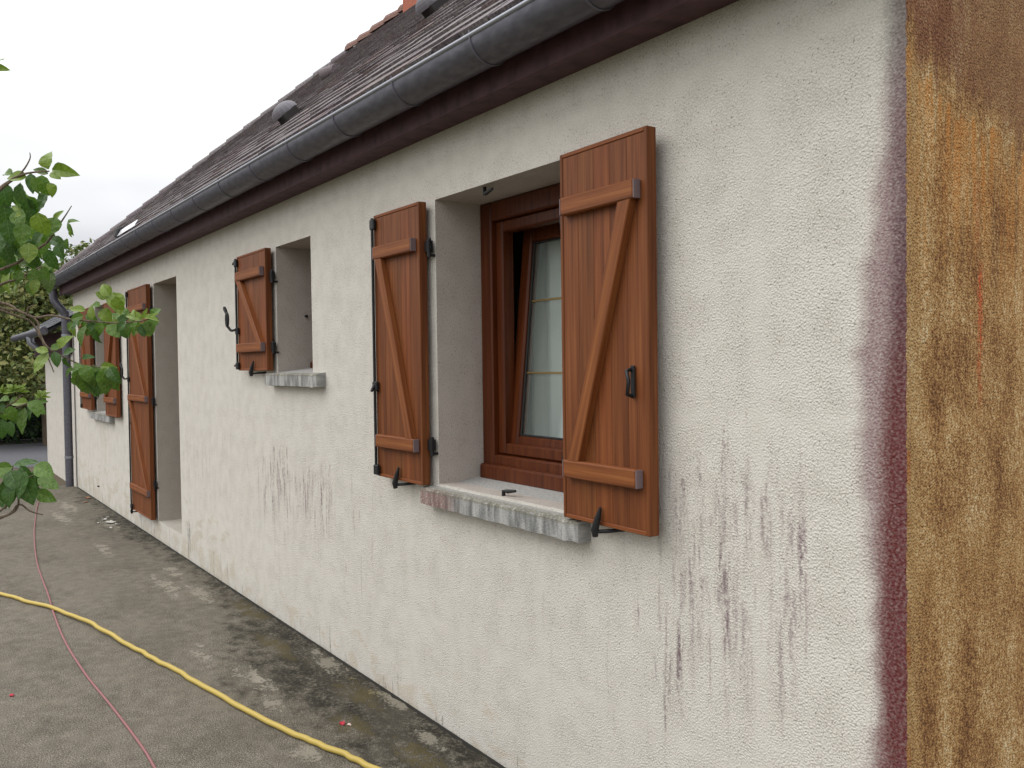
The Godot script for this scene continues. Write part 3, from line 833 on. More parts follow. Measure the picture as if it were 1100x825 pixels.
func build_house():
	house = thing("house", Vector3.ZERO, "cream rendered bungalow with brown wooden shutters and purple-brown tiled roof", "house")
	rng.seed = 5
	for i in SEG + 1:
		corner_x.append(rng.randf_range(-0.0022, 0.0012))
		corner_z.append(rng.randf_range(-0.0022, 0.0012))
	front_wall(-4.6, 0.0, [[-1.955, -1.139, 0.967, 2.098], [-3.724, -3.222, 1.40, 2.117]], M.wall_near, true)
	front_wall(-10.67, -4.6, [[-6.59, -5.866, 0.15, 2.145], [-9.24, -8.5, 0.97, 2.11]], M.wall_far, false)
	# end wall facing the viewer, with its gable
	var st := mk()
	var guv := func(p: Vector3) -> Vector2: return Vector2(-p.z / 1.3, clampf((TOP - p.y) / 2.45, 0.0, 0.999))
	for i in SEG:
		var a := corner_point(i); var b := corner_point(i + 1)
		var c := Vector3(0, a.y, -0.03); var d := Vector3(0, b.y, -0.03)
		quad(st, a, c, d, b, Vector3.RIGHT, [guv.call(a), guv.call(c), guv.call(d), guv.call(b)])
	var g := [Vector3(0, FOOT, -0.03), Vector3(0, FOOT, -5.24), Vector3(0, TOP, -5.24), Vector3(0, TOP, -0.03)]
	quad(st, g[0], g[1], g[2], g[3], Vector3.RIGHT, g.map(guv))
	tri(st, Vector3(0, TOP, 0), Vector3(0, TOP, -5.24), Vector3(0, 4.98, -2.62), Vector3.RIGHT, Vector2(0, 0.01), Vector2(0.9, 0.01), Vector2(0.5, 0.02))
	quad(st, Vector3(-0.3, FOOT, -0.3), Vector3(-0.3, FOOT, -5.24), Vector3(-0.3, 2.42, -5.24), Vector3(-0.3, 2.42, -0.3), Vector3.LEFT)
	put("gable_wall", st.commit(), M.gable, house)
	put("end_wall", box_mesh(Vector3(-10.67, FOOT, -5.24), Vector3(-10.37, TOP, -0.3005)), M.wall_plain, house)
	put("rear_wall", box_mesh(Vector3(-10.369, FOOT, -5.24), Vector3(-0.301, TOP, -4.94)), M.wall_plain, house)
	put("floor", box_mesh(Vector3(-10.369, FOOT, -4.939), Vector3(-0.301, 0.14, -0.301)), M.floor, house)
	put("ceiling", box_mesh(Vector3(-10.369, 2.42, -4.939), Vector3(-0.301, 2.448, -0.301)), M.plaster, house)

	# --- eaves: soffit, fascia
	put("soffit", box_mesh(Vector3(-10.85, 2.352, 0.0015), Vector3(0.1, 2.372, 0.098), 0.002), M.fascia, house)
	put("fascia_board", box_mesh(Vector3(-10.86, 2.343, 0.0985), Vector3(0.11, 2.50, 0.121), 0.003), M.fascia, house)
	# --- roof deck
	st = mk()
	var e0 := Vector3(-10.92, 2.505, 0.2); var e1 := Vector3(0.12, 2.505, 0.2)
	var r0 := Vector3(-8.1, 5.07, -2.62); var r1 := Vector3(0.12, 5.07, -2.62)
	var b0 := Vector3(-10.92, 2.505, -5.44); var b1 := Vector3(0.12, 2.505, -5.44)
	var th := Vector3(0, -0.05, 0)
	flat_quad(st, e0, e1, r1, r0, Vector3(0, 1, 1))
	flat_quad(st, b0, b1, r1, r0, Vector3(0, 1, -1))
	tri(st, e0, b0, r0, Vector3(-1, 1.1, 0).normalized())
	flat_quad(st, e0 + th, e1 + th, r1 + th, r0 + th, Vector3(0, -1, -1))
	flat_quad(st, b0 + th, b1 + th, r1 + th, r0 + th, Vector3(0, -1, 1))
	tri(st, e0 + th, b0 + th, r0 + th, Vector3(1, -1.1, 0).normalized())
	for p in [[e0, e1, Vector3.BACK], [b0, b1, Vector3.FORWARD], [e0, b0, Vector3.LEFT], [e1, r1, Vector3.RIGHT], [b1, r1, Vector3.RIGHT]]:
		flat_quad(st, p[0], p[1], p[1] + th, p[0] + th, p[2])
	var roof := put("roof", st.commit(), M.roof_deck, house)
	# --- plain tiles
	var S := Vector3(0, 0.91, -1).normalized()
	var N := Vector3(0, 1, 0.91).normalized()
	var tmesh := []
	rng.seed = 17
	for v in 3:
		var t2 := mk()
		var w := 0.0835 - v * 0.0006
		# lower corners slightly worn
		var zt := 0.0085
		var cut: float = [0.004, 0.007, 0.003][v]
		var o := [Vector2(-w, 0.30), Vector2(w, 0.30), Vector2(w, cut), Vector2(w - cut, 0), Vector2(-w + cut, 0), Vector2(-w, cut)]
		for s in [1.0, -1.0]:
			for q in range(1, 5): tri(t2, Vector3(o[0].x, o[0].y, zt * s), Vector3(o[q].x, o[q].y, zt * s), Vector3(o[q + 1].x, o[q + 1].y, zt * s), Vector3(0, 0, s))
		for q in 6:
			var a: Vector2 = o[q]; var b: Vector2 = o[(q + 1) % 6]
			var nn := Vector3(a.y - b.y, b.x - a.x, 0).normalized()
			if nn.dot(Vector3((a.x + b.x) / 2, (a.y + b.y) / 2 - 0.15, 0)) < 0: nn = -nn
			quad(t2, Vector3(a.x, a.y, zt), Vector3(b.x, b.y, zt), Vector3(b.x, b.y, -zt), Vector3(a.x, a.y, -zt), nn)
		tmesh.append(t2.commit())
	var spots := []
	var rows := 28
	for r in rows:
		var s := r * 0.139
		var xl := -10.92 + s * 0.7396
		var x := 0.10 - (0.085 if r % 2 else 0.0)
		while x > xl:
			var tip := deg_to_rad(3.7 + rng.randf_range(-0.7, 0.9))
			var Y := (S * cos(tip) - N * sin(tip)).normalized()
			var bs := Basis(Vector3.RIGHT, Y, Vector3.RIGHT.cross(Y).normalized())
			bs = bs.rotated(N, rng.randf_range(-0.012, 0.012))
			var p := Vector3(x + rng.randf_range(-0.002, 0.002), 2.476, 0.250) + S * (s + rng.randf_range(-0.005, 0.005)) + N * (0.020 + rng.randf_range(0, 0.005))
			spots.append([Transform3D(bs, p), rng.randi() % 3, [0, 0, 1, 2, 3, 1, 0, 4][rng.randi() % 8]])
			x -= 0.17
	var near := []
	for i in spots.size():
		var p: Vector3 = spots[i][0].origin + S * 0.05 - CAM
		var px := 550 + FOCAL * p.dot(RIGHT) / p.dot(FWD)
		var py := 412.5 - FOCAL * p.dot(UPV) / p.dot(FWD)
		if p.dot(FWD) > 0.5 and px > -20 and px < 1120 and py > -12 and py < 840: near.append([p.length(), i])
	near.sort_custom(func(a, b): return a[0] < b[0])
	var single := {}
	for q in near.slice(0, 300): single[q[1]] = true
	var tools := []
	for i in 5: tools.append(mk())
	for i in spots.size():
		var q: Array = spots[i]
		if single.has(i):
			var o := put("tile", tmesh[q[1]], M["tile%d" % q[2]], roof)
			o.transform = q[0]
		else:
			tools[q[2]].append_from(tmesh[q[1]], 0, q[0])
	var am := ArrayMesh.new()
	for i in 5:
		tools[i].commit(am)
		am.surface_set_material(i, M["tile%d" % i])
	put("tile_field", am, null, roof).set_meta("kind", "stuff")
	# --- half-round tiles on the ridge and the hip
	var half := func(len: float, rad: float) -> ArrayMesh:
		var t3 := mk()
		for q in 8:
			var a := PI * q / 8; var b := PI * (q + 1) / 8
			var na := Vector3(0, sin(a), cos(a)); var nb := Vector3(0, sin(b), cos(b))
			for o in [[1.0, 1.0], [0.84, -1.0]]:
				var ra: float = rad * o[0]; var rb: float = rad * 0.78 * o[0]
				quad(t3, na * ra, nb * ra, nb * rb + Vector3(len, 0, 0), na * rb + Vector3(len, 0, 0), (na + nb).normalized() * o[1])
			for e in [[0.0, rad, -1.0], [len, rad * 0.78, 1.0]]:
				quad(t3, na * e[1] + Vector3(e[0], 0, 0), nb * e[1] + Vector3(e[0], 0, 0), nb * e[1] * 0.84 + Vector3(e[0], 0, 0), na * e[1] * 0.84 + Vector3(e[0], 0, 0), Vector3(e[2], 0, 0))
		return t3.commit()
	var rt: Mesh = half.call(0.36, 0.125)
	var x := -8.16
	while x < 0.1:
		var o := put("ridge_tile", rt, M.ridge_tile, roof, Vector3(x, 5.045 + rng.randf_range(-0.004, 0.004), -2.62))
		o.rotation = Vector3(0, rng.randf_range(-0.015, 0.015), rng.randf_range(-0.01, 0.01))
		x += 0.32
	var ht: Mesh = half.call(0.30, 0.07)
	var hd := (r0 - e0).normalized()
	var hl := (r0 - e0).length()
	var hz := hd.cross(Vector3.UP).normalized()
	var hb := Basis(hd, hz.cross(hd).normalized(), hz)
	var d := 0.0
	while d < hl - 0.1:
		var o := put("hip_tile", ht, M.tile1 if rng.randf() < 0.5 else M.tile0, roof)
		o.transform = Transform3D(hb.rotated(hd, rng.randf_range(-0.05, 0.05)), e0 + hd * d + Vector3(0, 0.012, 0))
		d += 0.26
	# --- domed vents and a half-pipe vent
	for v in [[Vector3(-4.18, 0, -0.29), 0.078], [Vector3(-3.24, 0, -0.80), 0.088]]:
		# a rounded clay cap standing over a dark throat
		var t4 := mk()
		var R: float = v[1]
		for i in 16:
			for j in 6:
				var q := []
				for k in [[i, j], [i + 1, j], [i + 1, j + 1], [i, j + 1]]:
					var az: float = TAU * k[0] / 16; var el: float = PI * 0.5 * k[1] / 6
					q.append(Vector3(R * cos(az) * cos(el) - 0.02, R * 1.2 * sin(az) * cos(el), 0.05 + R * 0.85 * sin(el)))
				var nn: Vector3 = ((q[0] + q[1] + q[2] + q[3]) / 4 - Vector3(-0.02, 0, 0.04)).normalized()
				quad(t4, q[0], q[1], q[2], q[3], nn)
				if j == 0: tri(t4, Vector3(-0.02, 0, 0.056), q[0], q[1], Vector3(0, 0, -1))
		var o := put("vent_hood", t4.commit(), M.hood, roof)
		o.transform = Transform3D(Basis(Vector3.RIGHT, S, N), Vector3(v[0].x, 2.496 + (0.25 - v[0].z) * 0.91, v[0].z))
		var th2 := put("vent_throat", box_mesh(Vector3(-0.05, -R * 0.8, -0.03), Vector3(R * 0.75, R * 0.7, 0.056), 0.004), M.roof_deck, roof)
		th2.transform = o.transform
	var t5 := mk()
	add_tube(t5, [Vector3(-0.09, 0, 0.03), Vector3(0.14, 0, 0.01)], [0.055, 0.05], 12)
	var vp := put("vent_pipe", t5.commit(), M.tile1, roof)
	vp.transform = Transform3D(Basis(Vector3.RIGHT, S, N), Vector3(-5.85, 2.50 + (0.25 + 1.3) * 0.91, -1.3))
	var mouth := put("vent_mouth", tube_mesh([Vector3(-0.093, 0, 0.03), Vector3(-0.08, 0, 0.03)], [0.045], 12), M.gasket, roof)
	mouth.transform = vp.transform
	# --- a bright metal sheet lying on the lowest tiles near the far end
	st = mk()
	add_box(st, Vector3(-0.38, 0.0, 0.0), Vector3(0.26, 0.065, 0.004), 0.001)
	var fl := put("flashing_sheet", st.commit(), M.bright_sheet, roof)
	var fb := Basis(Vector3.RIGHT, S, N).rotated(Vector3.RIGHT, 0.32)
	fl.transform = Transform3D(fb, Vector3(-6.5, 2.496 + (0.25 - 0.215) * 0.91 + 0.03, 0.215))
	var curl := put("flashing_roll", tube_mesh([Vector3(-0.40, 0.0, 0.0), Vector3(-0.41, 0.05, 0.02), Vector3(-0.43, 0.09, 0.0)], [0.02], 8), M.gasket, roof)
	curl.transform = fl.transform
	# --- chimney
	st = mk()
	add_box(st, Vector3(-6.55, 4.7, -2.86), Vector3(-6.1, 5.95, -2.38), 0.006)
	var ch := put("chimney", st.commit(), M.brick, house)
	put("chimney_cap", box_mesh(Vector3(-6.6, 5.951, -2.91), Vector3(-6.05, 6.02, -2.33), 0.01), M.concrete_bare, ch)

	# --- gutter: half-round zinc
	var gy := func(xx: float) -> float: return 2.470 - (xx + 1.0) * 0.0036
	st = mk()
	var prof := []
	for k in 13:
		var an := PI + PI * k / 12
		prof.append([Vector3(0, sin(an), cos(an)) * 0.075, Vector3(0, sin(an), cos(an))])
	var gx := [-10.93, 0.13]
	for k in 12:
		for o in [[1.0, 1.0], [0.955, -1.0]]:
			var pts := []
			for c in [[0, k], [1, k], [1, k + 1], [0, k + 1]]:
				pts.append([Vector3(gx[c[0]], gy.call(gx[c[0]]), 0.195) + prof[c[1]][0] * o[0], prof[c[1]][1] * o[1]])
			for q in [[0, 1, 2], [0, 2, 3]]:
				var gg: Vector3 = (pts[q[1]][0] - pts[q[0]][0]).cross(pts[q[2]][0] - pts[q[0]][0])
				var od: Array = q if gg.dot(pts[q[0]][1]) < 0 else [q[0], q[2], q[1]]
				for w in od:
					st.set_normal(pts[w][1]); st.set_uv(Vector2.ZERO); st.set_uv2(Vector2.ZERO); st.add_vertex(pts[w][0])
		for e in 2:
			var cc := Vector3(gx[e], gy.call(gx[e]), 0.195)
			tri(st, cc, cc + prof[k][0], cc + prof[k + 1][0], Vector3(-1 if e == 0 else 1, 0, 0))
	var gut := put("gutter", st.commit(), M.zinc, house)
	put("gutter_bead", tube_mesh([Vector3(gx[0], gy.call(gx[0]) + 0.002, 0.268), Vector3(gx[1], gy.call(gx[1]) + 0.002, 0.268)], [0.0085], 8), M.zinc_bright, gut)
	var jx := -0.75
	while jx > -10.9:
		var ring := []
		for k in 13:
			var an := PI + PI * k / 12
			ring.append(Vector3(jx, gy.call(jx), 0.195) + Vector3(0, sin(an), cos(an)) * 0.0765)
		ring.append(Vector3(jx, gy.call(jx) + 0.016, 0.272))
		put("strap", tube_mesh(ring, [0.0038], 6), M.zinc_strap, gut)
		jx -= 0.52
	# --- swan neck and downpipe
	var dp := [Vector3(-10.80, 2.42, 0.195), Vector3(-10.80, 2.33, 0.195), Vector3(-10.795, 2.27, 0.185), Vector3(-10.77, 2.19, 0.13), Vector3(-10.76, 2.12, 0.085), Vector3(-10.76, 2.04, 0.075), Vector3(-10.76, 1.2, 0.075), Vector3(-10.76, -0.02, 0.075)]
	var pipe := put("downpipe", tube_mesh(smooth_path(dp, 4), [0.046], 14), M.zinc, house)
	for y in [0.35, 1.85]:
		put("pipe_clip", tube_mesh([Vector3(-10.76, y - 0.015, 0.075), Vector3(-10.76, y + 0.015, 0.075)], [0.052], 14), M.zinc_bright, pipe)

	# --- windows, doors, sills, shutters
	window(-1.955, -1.139, 0.967, 2.098, 0.21, 5.8, [1.70, 1.41], "brown window with its sash tilted inwards")
	window(-3.724, -3.222, 1.40, 2.117, 0.21, 0.0, [])
	window(-9.24, -8.5, 0.97, 2.11, 0.21, 0.0, [1.55])
	rng.seed = 29
	put("window_sill", sill(-2.018, -1.032, 0.952, 0.070, 0.052, -0.2), M.stone, house)
	put("window_sill", sill(-3.80, -3.06, 1.405, 0.072, 0.05, -0.2), M.stone_grey, house)
	put("window_sill", sill(-9.42, -8.33, 0.965, 0.075, 0.05, -0.2), M.stone_grey, house)
	st = mk()
	add_frame(st, -6.589, -5.867, 0.151, 2.144, 0.06, -0.285, -0.22, 0.005)
	var door := put("door", st.commit(), M.wood_frame, house)
	put("door_leaf", box_mesh(Vector3(-6.528, 0.212, -0.28), Vector3(-5.928, 2.083, -0.24), 0.004), M.wood_frame, door)
	for y in [[0.32, 0.95], [1.08, 1.95]]:
		put("door_panel", box_mesh(Vector3(-6.42, y[0], -0.245), Vector3(-6.03, y[1], -0.228), 0.012), M.wood_frame, door)
	put("door_handle", tube_mesh([Vector3(-6.0, 1.12, -0.239), Vector3(-6.0, 1.12, -0.20), Vector3(-6.09, 1.12, -0.195)], [0.009], 8), M.brass, door)

	shutter(-2.386, 0.961, 0.397, 1.131, [0.158, 0.963], true, {"rod": true, "stop": 0.19, "hinges": [0.155, 0.945], "handle_y": 0.40, "tone": 1, "label": "left leaf of the large window's shutters, with a black bolt rod"})
	shutter(-1.097, 0.961, 0.397, 1.131, [0.158, 0.963], false, {"turn": 2.0, "stop": 0.175, "latch": [Vector2(0.335, 0.43)], "tone": 0, "boards": 5, "label": "right leaf of the large window's shutters"})
	shutter(-4.243, 1.42, 0.497, 0.693, [0.135, 0.565], true, {"rod": true, "hook": true, "handle": true, "handle_y": 0.25, "stop": 0.27, "boards": 5, "hinges": [0.13, 0.53], "tone": 2})
	shutter(-7.34, 0.158, 0.725, 1.985, [0.22, 1.02, 1.80], true, {"rod": true, "handle": true, "handle_y": 1.19, "stop": 0.05, "boards": 7, "hinges": [0.3, 1.0, 1.76], "tone": 1})
	shutter(-9.87, 0.985, 0.605, 1.12, [0.16, 0.95], true, {"rod": true, "boards": 5, "tone": 3})
	shutter(-8.47, 0.965, 0.55, 1.13, [0.16, 0.95], false, {"boards": 5, "tone": 2})
	# catches on the lintel and the sill
	put("shutter_catch", tube_mesh([Vector3(-1.645, 2.10, -0.03), Vector3(-1.645, 2.072, -0.03), Vector3(-1.62, 2.07, -0.02), Vector3(-1.565, 2.076, -0.01)], [0.007, 0.008, 0.008, 0.005], 6), M.iron, house)
	put("shutter_catch", tube_mesh([Vector3(-1.535, 0.94, -0.02), Vector3(-1.535, 0.985, -0.02), Vector3(-1.52, 0.984, -0.025), Vector3(-1.475, 0.99, -0.03)], [0.008, 0.008, 0.008, 0.005], 6), M.iron, house)
	put("wall_bolt", tube_mesh([Vector3(-3.735, 1.73, -0.17), Vector3(-3.705, 1.73, -0.17)], [0.008], 6), M.iron, house)
	for p in [[-8.63, 0.93], [-10.35, 0.15]]:
		put("wall_bolt", tube_mesh([Vector3(p[0] + 1.1, p[1], -0.01), Vector3(p[0] + 1.1, p[1], 0.02)], [0.009], 6), M.iron, house)

	# curtain behind the tilted sash
	st = mk()
	var cols := 60
	for i in cols:
		var q := []
		for k in [i, i + 1]:
			var f := float(k) / cols
			q.append(Vector3(lerpf(-1.93, -0.95, f), 0, -0.46 + 0.016 * sin(f * 62.0) + 0.008 * sin(f * 23.0 + 1.0)))
		var nn: Vector3 = Vector3(-(q[1].z - q[0].z), 0, q[1].x - q[0].x).normalized()
		quad(st, q[0] + Vector3(0, 0.6, 0), q[1] + Vector3(0, 0.6, 0), q[1] + Vector3(0, 2.3, 0), q[0] + Vector3(0, 2.3, 0), nn)
	tag(put("curtain", st.commit(), M.curtain), "pale green sheer curtain hanging behind the tilted window sash", "curtain")

# ---------------------------------------------------------------- ground and neighbours
func build_ground():
	var st := mk()
	quad(st, Vector3(-120, -0.07, -90), Vector3(60, -0.07, -90), Vector3(60, -0.07, 90), Vector3(-120, -0.07, 90), Vector3.UP)
	tag(put("ground", st.commit(), M.grass_ground), "", "", "", "structure")
	st = mk()
	quad(st, Vector3(-13.9, -0.062, -2), Vector3(-10.66, -0.062, -2), Vector3(-10.66, -0.062, 9), Vector3(-13.9, -0.062, 9), Vector3.UP)
	tag(put("earth_strip", st.commit(), M.earth), "", "", "", "structure")
	st = mk()
	quad(st, Vector3(-18.6, -0.058, -60), Vector3(-13.9, -0.058, -60), Vector3(-13.9, -0.058, 60), Vector3(-18.6, -0.058, 60), Vector3.UP)
	tag(put("road", st.commit(), M.asphalt), "", "", "", "structure")
	# terrace slab; a narrow open joint runs along the wall
	st = mk()
	rng.seed = 3
	var n := 300
	var edge := []
	for i in n + 1: edge.append(Vector3(lerpf(-10.63, 3.0, float(i) / n), 0, 0.036 + rng.randf_range(-0.007, 0.006)))
	var uv := func(p: Vector3) -> Vector2: return Vector2((p.x + 10.7) / 13.7, (p.z - 0.012) / 1.74)
	for i in n:
		var a: Vector3 = edge[i]; var b: Vector3 = edge[i + 1]
		var c := Vector3(b.x, 0, 1.75); var d := Vector3(a.x, 0, 1.75)
		quad(st, a, b, c, d, Vector3.UP, [uv.call(a), uv.call(b), uv.call(c), uv.call(d)])
		quad(st, a, b, b + Vector3(0, -0.1, 0), a + Vector3(0, -0.1, 0), Vector3.FORWARD)
	quad(st, Vector3(-10.63, 0, 1.75), Vector3(3, 0, 1.75), Vector3(3, -0.1, 1.75), Vector3(-10.63, -0.1, 1.75), Vector3.BACK)
	quad(st, edge[0], Vector3(-10.63, 0, 1.75), Vector3(-10.63, -0.1, 1.75), edge[0] + Vector3(0, -0.1, 0), Vector3.LEFT)
	quad(st, Vector3(3, 0, 0.013), Vector3(3, 0, 1.75), Vector3(3, -0.1, 1.75), Vector3(3, -0.1, 0.013), Vector3.RIGHT)
	# the slab goes on round the corner of the house
	quad(st, Vector3(0.013, 0.0, 0.012), Vector3(3, 0.0, 0.012), Vector3(3, 0.0, -3), Vector3(0.013, 0.0, -3), Vector3.UP)
	tag(put("terrace", st.commit(), M.concrete), "", "", "", "structure")
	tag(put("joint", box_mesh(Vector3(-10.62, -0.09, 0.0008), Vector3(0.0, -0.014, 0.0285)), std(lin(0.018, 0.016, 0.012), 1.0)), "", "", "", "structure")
	tag(put("kerb", box_mesh(Vector3(-10.98, -0.1, 0.10), Vector3(-10.64, -0.018, 1.6), 0.006), M.concrete_bare), "", "", "", "structure")

func build_annex():
	var a := thing("annex", Vector3.ZERO, "low cream annex with dark slate roof beyond the downpipe", "annex")
	put("wall", box_mesh(Vector3(-13.45, -0.12, -3.0), Vector3(-10.90, 1.92, -0.02)), M.wall_plain, a)
	put("fascia_board", box_mesh(Vector3(-14.3, 1.62, -0.018), Vector3(-10.93, 1.93, 0.02), 0.004), M.fascia, a)
	var st := mk()
	var S := Vector3(0, 0.6, -1).normalized()
	var N := Vector3(0, 1, 0.6).normalized()
	var base := Vector3(0, 1.93, 0.24)
	for s in [0.0, -0.03]:
		quad(st, Vector3(-14.4, 0, 0) + base + N * s, Vector3(-10.93, 0, 0) + base + N * s, Vector3(-10.93, 0, 0) + base + S * 2.6 + N * s, Vector3(-14.4, 0, 0) + base + S * 2.6 + N * s, N if s == 0.0 else -N)
	for x in [-14.4, -10.93]:
		flat_quad(st, Vector3(x, 0, 0) + base, Vector3(x, 0, 0) + base + S * 2.6, Vector3(x, 0, 0) + base + S * 2.6 - N * 0.03, Vector3(x, 0, 0) + base - N * 0.03, Vector3(signf(x + 12), 0, 0))
	flat_quad(st, Vector3(-14.4, 0, 0) + base, Vector3(-10.93, 0, 0) + base, Vector3(-10.93, 0, 0) + base - N * 0.03, Vector3(-14.4, 0, 0) + base - N * 0.03, Vector3.BACK)
	var rf := put("roof", st.commit(), M.slate, a)
	rng.seed = 8
	var sm := box_mesh(Vector3(-0.108, 0, -0.004), Vector3(0.108, 0.3, 0.004))
	for r in 18:
		var x := -14.3 + (0.11 if r % 2 else 0.0)
		while x < -10.98:
			var o := put("slate", sm, M.slate, rf)
			var Y := (S - N * 0.035).normalized()
			o.transform = Transform3D(Basis(Vector3.RIGHT, Y, Vector3.RIGHT.cross(Y)), Vector3(x, 0, 0) + base + S * (r * 0.14 - 0.02) + N * (0.018 + rng.randf() * 0.004))
			x += 0.221
	put("gutter", tube_mesh([Vector3(-14.4, 1.915, 0.285), Vector3(-10.96, 1.915, 0.285)], [0.05], 10), M.zinc, a)
	put("outlet", tube_mesh([Vector3(-12.35, 1.88, 0.285), Vector3(-12.35, 1.80, 0.285), Vector3(-12.33, 1.72, 0.2), Vector3(-12.33, 1.64, 0.08)], [0.055, 0.05, 0.045, 0.045], 10), M.zinc_bright, a)

# ---------------------------------------------------------------- vegetation
func leaf_blob(n: int, place: Callable, size: Vector2, tints: Array) -> ArrayMesh:
	# a crown of single bent leaves, each two triangles of its own tint; place() gives a point and an outward direction
	var V := PackedVector3Array(); var NN := PackedVector3Array(); var C := PackedColorArray()
	for i in n:
		var pd: Array = place.call()
		var p: Vector3 = pd[0]
		var out: Vector3 = (pd[1] + Vector3(rng.randfn(), rng.randfn() + 0.3, rng.randfn()) * 0.8).normalized()
		var l := rng.randf_range(size.x, size.y)
		var side := out.cross(Vector3(rng.randfn(), rng.randfn(), rng.randfn())).normalized()
		var along := side.cross(out).normalized()
		var a := p; var b := p + along * l * 0.5 + side * l * 0.32; var c := p + along * l - out * l * 0.18; var d := p + along * l * 0.5 - side * l * 0.32
		var col: Color = tints[rng.randi() % tints.size()]
		col = col * rng.randf_range(0.7, 1.3)
		var n1 := -(b - a).cross(c - a).normalized()
		var n2 := -(c - a).cross(d - a).normalized()
		V.append_array([a, b, c, a, c, d])
		NN.append_array([n1, n1, n1, n2, n2, n2])
		for k in 6: C.append(col)
	var arr := []
	arr.resize(Mesh.ARRAY_MAX)
	arr[Mesh.ARRAY_VERTEX] = V; arr[Mesh.ARRAY_NORMAL] = NN; arr[Mesh.ARRAY_COLOR] = C
	var m := ArrayMesh.new()
	m.add_surface_from_arrays(Mesh.PRIMITIVE_TRIANGLES, arr)
	return m

func clump_crown(clumps: Array) -> Callable:
	# clumps: [centre, radius]; leaves sit mostly near the skin of each clump
	return func() -> Array:
		var c: Array = clumps[rng.randi() % clumps.size()]
		var d := Vector3(rng.randfn(), rng.randfn(), rng.randfn()).normalized()
		return [c[0] + d * c[1] * pow(rng.randf(), 0.45) * Vector3(1, 0.85, 1), d]

func bg_tree(called: String, base: Vector3, h: float, spread: float, n_clumps: int, n_leaves: int, size: Vector2, tints: Array, label: String, category: String, group := ""):
	var t := thing(called, base, label, category, group)
	var tr := mk()
	var clumps := []
	add_tube(tr, [Vector3(0, -0.1, 0), Vector3(0.05, h * 0.3, 0.03), Vector3(-0.04, h * 0.62, 0.08), Vector3(0.05, h * 0.9, 0)], [h * 0.035, h * 0.028, h * 0.018, h * 0.006], 8)
	for i in n_clumps:
		var y := h * lerpf(0.22, 0.93, pow(float(i) / n_clumps, 0.9))
		var r := spread * sin(PI * clampf(y / h * 0.86 + 0.14, 0, 1)) * sqrt(rng.randf())
		var an := rng.randf() * TAU
		var c := Vector3(cos(an) * r, y, sin(an) * r)
		clumps.append([c, spread * rng.randf_range(0.22, 0.4)])
		add_tube(tr, [Vector3(0, y * 0.7, 0), c * Vector3(0.5, 0.92, 0.5) , c], [h * 0.012, h * 0.007, 0.008], 5)
	put("trunk", tr.commit(), M.bark, t)
	put("crown", leaf_blob(n_leaves, clump_crown(clumps), size, tints), M.foliage, t)
	return t

func build_background():
	rng.seed = 401
	# clipped dark hedge along the far side of the road
	var hd := thing("hedge", Vector3(-19.6, -0.07, 0), "dark evergreen hedge along the far side of the road", "hedge")
	var hn := noise(FastNoiseLite.TYPE_SIMPLEX_SMOOTH, 0.9, 12, 3)
	var place := func() -> Array:
		var z := rng.randf_range(-7.0, 9.0)
		var y := rng.randf_range(0.0, 3.1)
		var bump := hn.get_noise_2d(z * 0.9, y * 0.9) * 0.28
		if rng.randf() < 0.2:
			return [Vector3(rng.randf_range(-0.8, 0.8), 3.0 + hn.get_noise_2d(z, 40.0) * 0.35, z), Vector3.UP]
		return [Vector3(0.85 + bump - pow(rng.randf(), 2.0) * 0.4, y, z), Vector3(1, 0.2, 0)]
	put("foliage", leaf_blob(26000, place, Vector2(0.05, 0.13), [Color(0.022, 0.045, 0.016), Color(0.03, 0.06, 0.02), Color(0.015, 0.032, 0.012), Color(0.05, 0.08, 0.025)]), M.foliage, hd)
	var st := mk()
	for i in 26:
		var z := -6.8 + i * 0.61 + rng.randf_range(-0.1, 0.1)
		add_tube(st, [Vector3(0, 0, z), Vector3(0.1, 1.4, z + 0.06), Vector3(0.05, 2.8, z)], [0.05, 0.04, 0.015], 6)
	put("stems", st.commit(), M.bark, hd)
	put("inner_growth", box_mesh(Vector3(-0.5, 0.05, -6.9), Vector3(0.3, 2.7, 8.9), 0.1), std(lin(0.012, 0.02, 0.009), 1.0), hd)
	# bushy trees behind it
	var mid := [Color(0.10, 0.165, 0.045), Color(0.14, 0.20, 0.055), Color(0.065, 0.12, 0.034), Color(0.19, 0.23, 0.07)]
	var warm := [Color(0.13, 0.155, 0.045), Color(0.17, 0.18, 0.055), Color(0.09, 0.12, 0.038), Color(0.21, 0.20, 0.065)]
	bg_tree("bushy_tree", Vector3(-21.6, -0.07, 0.3), 5.5, 2.1, 60, 17000, Vector2(0.07, 0.16), mid, "bushy green tree rising behind the hedge, left of the gutter end", "tree", "trees behind the hedge")
	bg_tree("bushy_tree", Vector3(-22.0, -0.07, -2.2), 4.5, 1.8, 50, 13000, Vector2(0.07, 0.16), warm, "olive-tinged bushy tree behind the gutter end of the house", "tree", "trees behind the hedge")
	bg_tree("bushy_tree", Vector3(-22.4, -0.07, 3.4), 5.6, 2.0, 40, 9000, Vector2(0.08, 0.17), mid, "leafy tree at the far left behind the hedge", "tree", "trees behind the hedge")
	bg_tree("garden_shrub", Vector3(-17.9, -0.07, -0.6), 3.6, 1.3, 46, 13000, Vector2(0.06, 0.13), warm, "olive leafed shrub growing beyond the road, above the annex roof", "shrub", "")

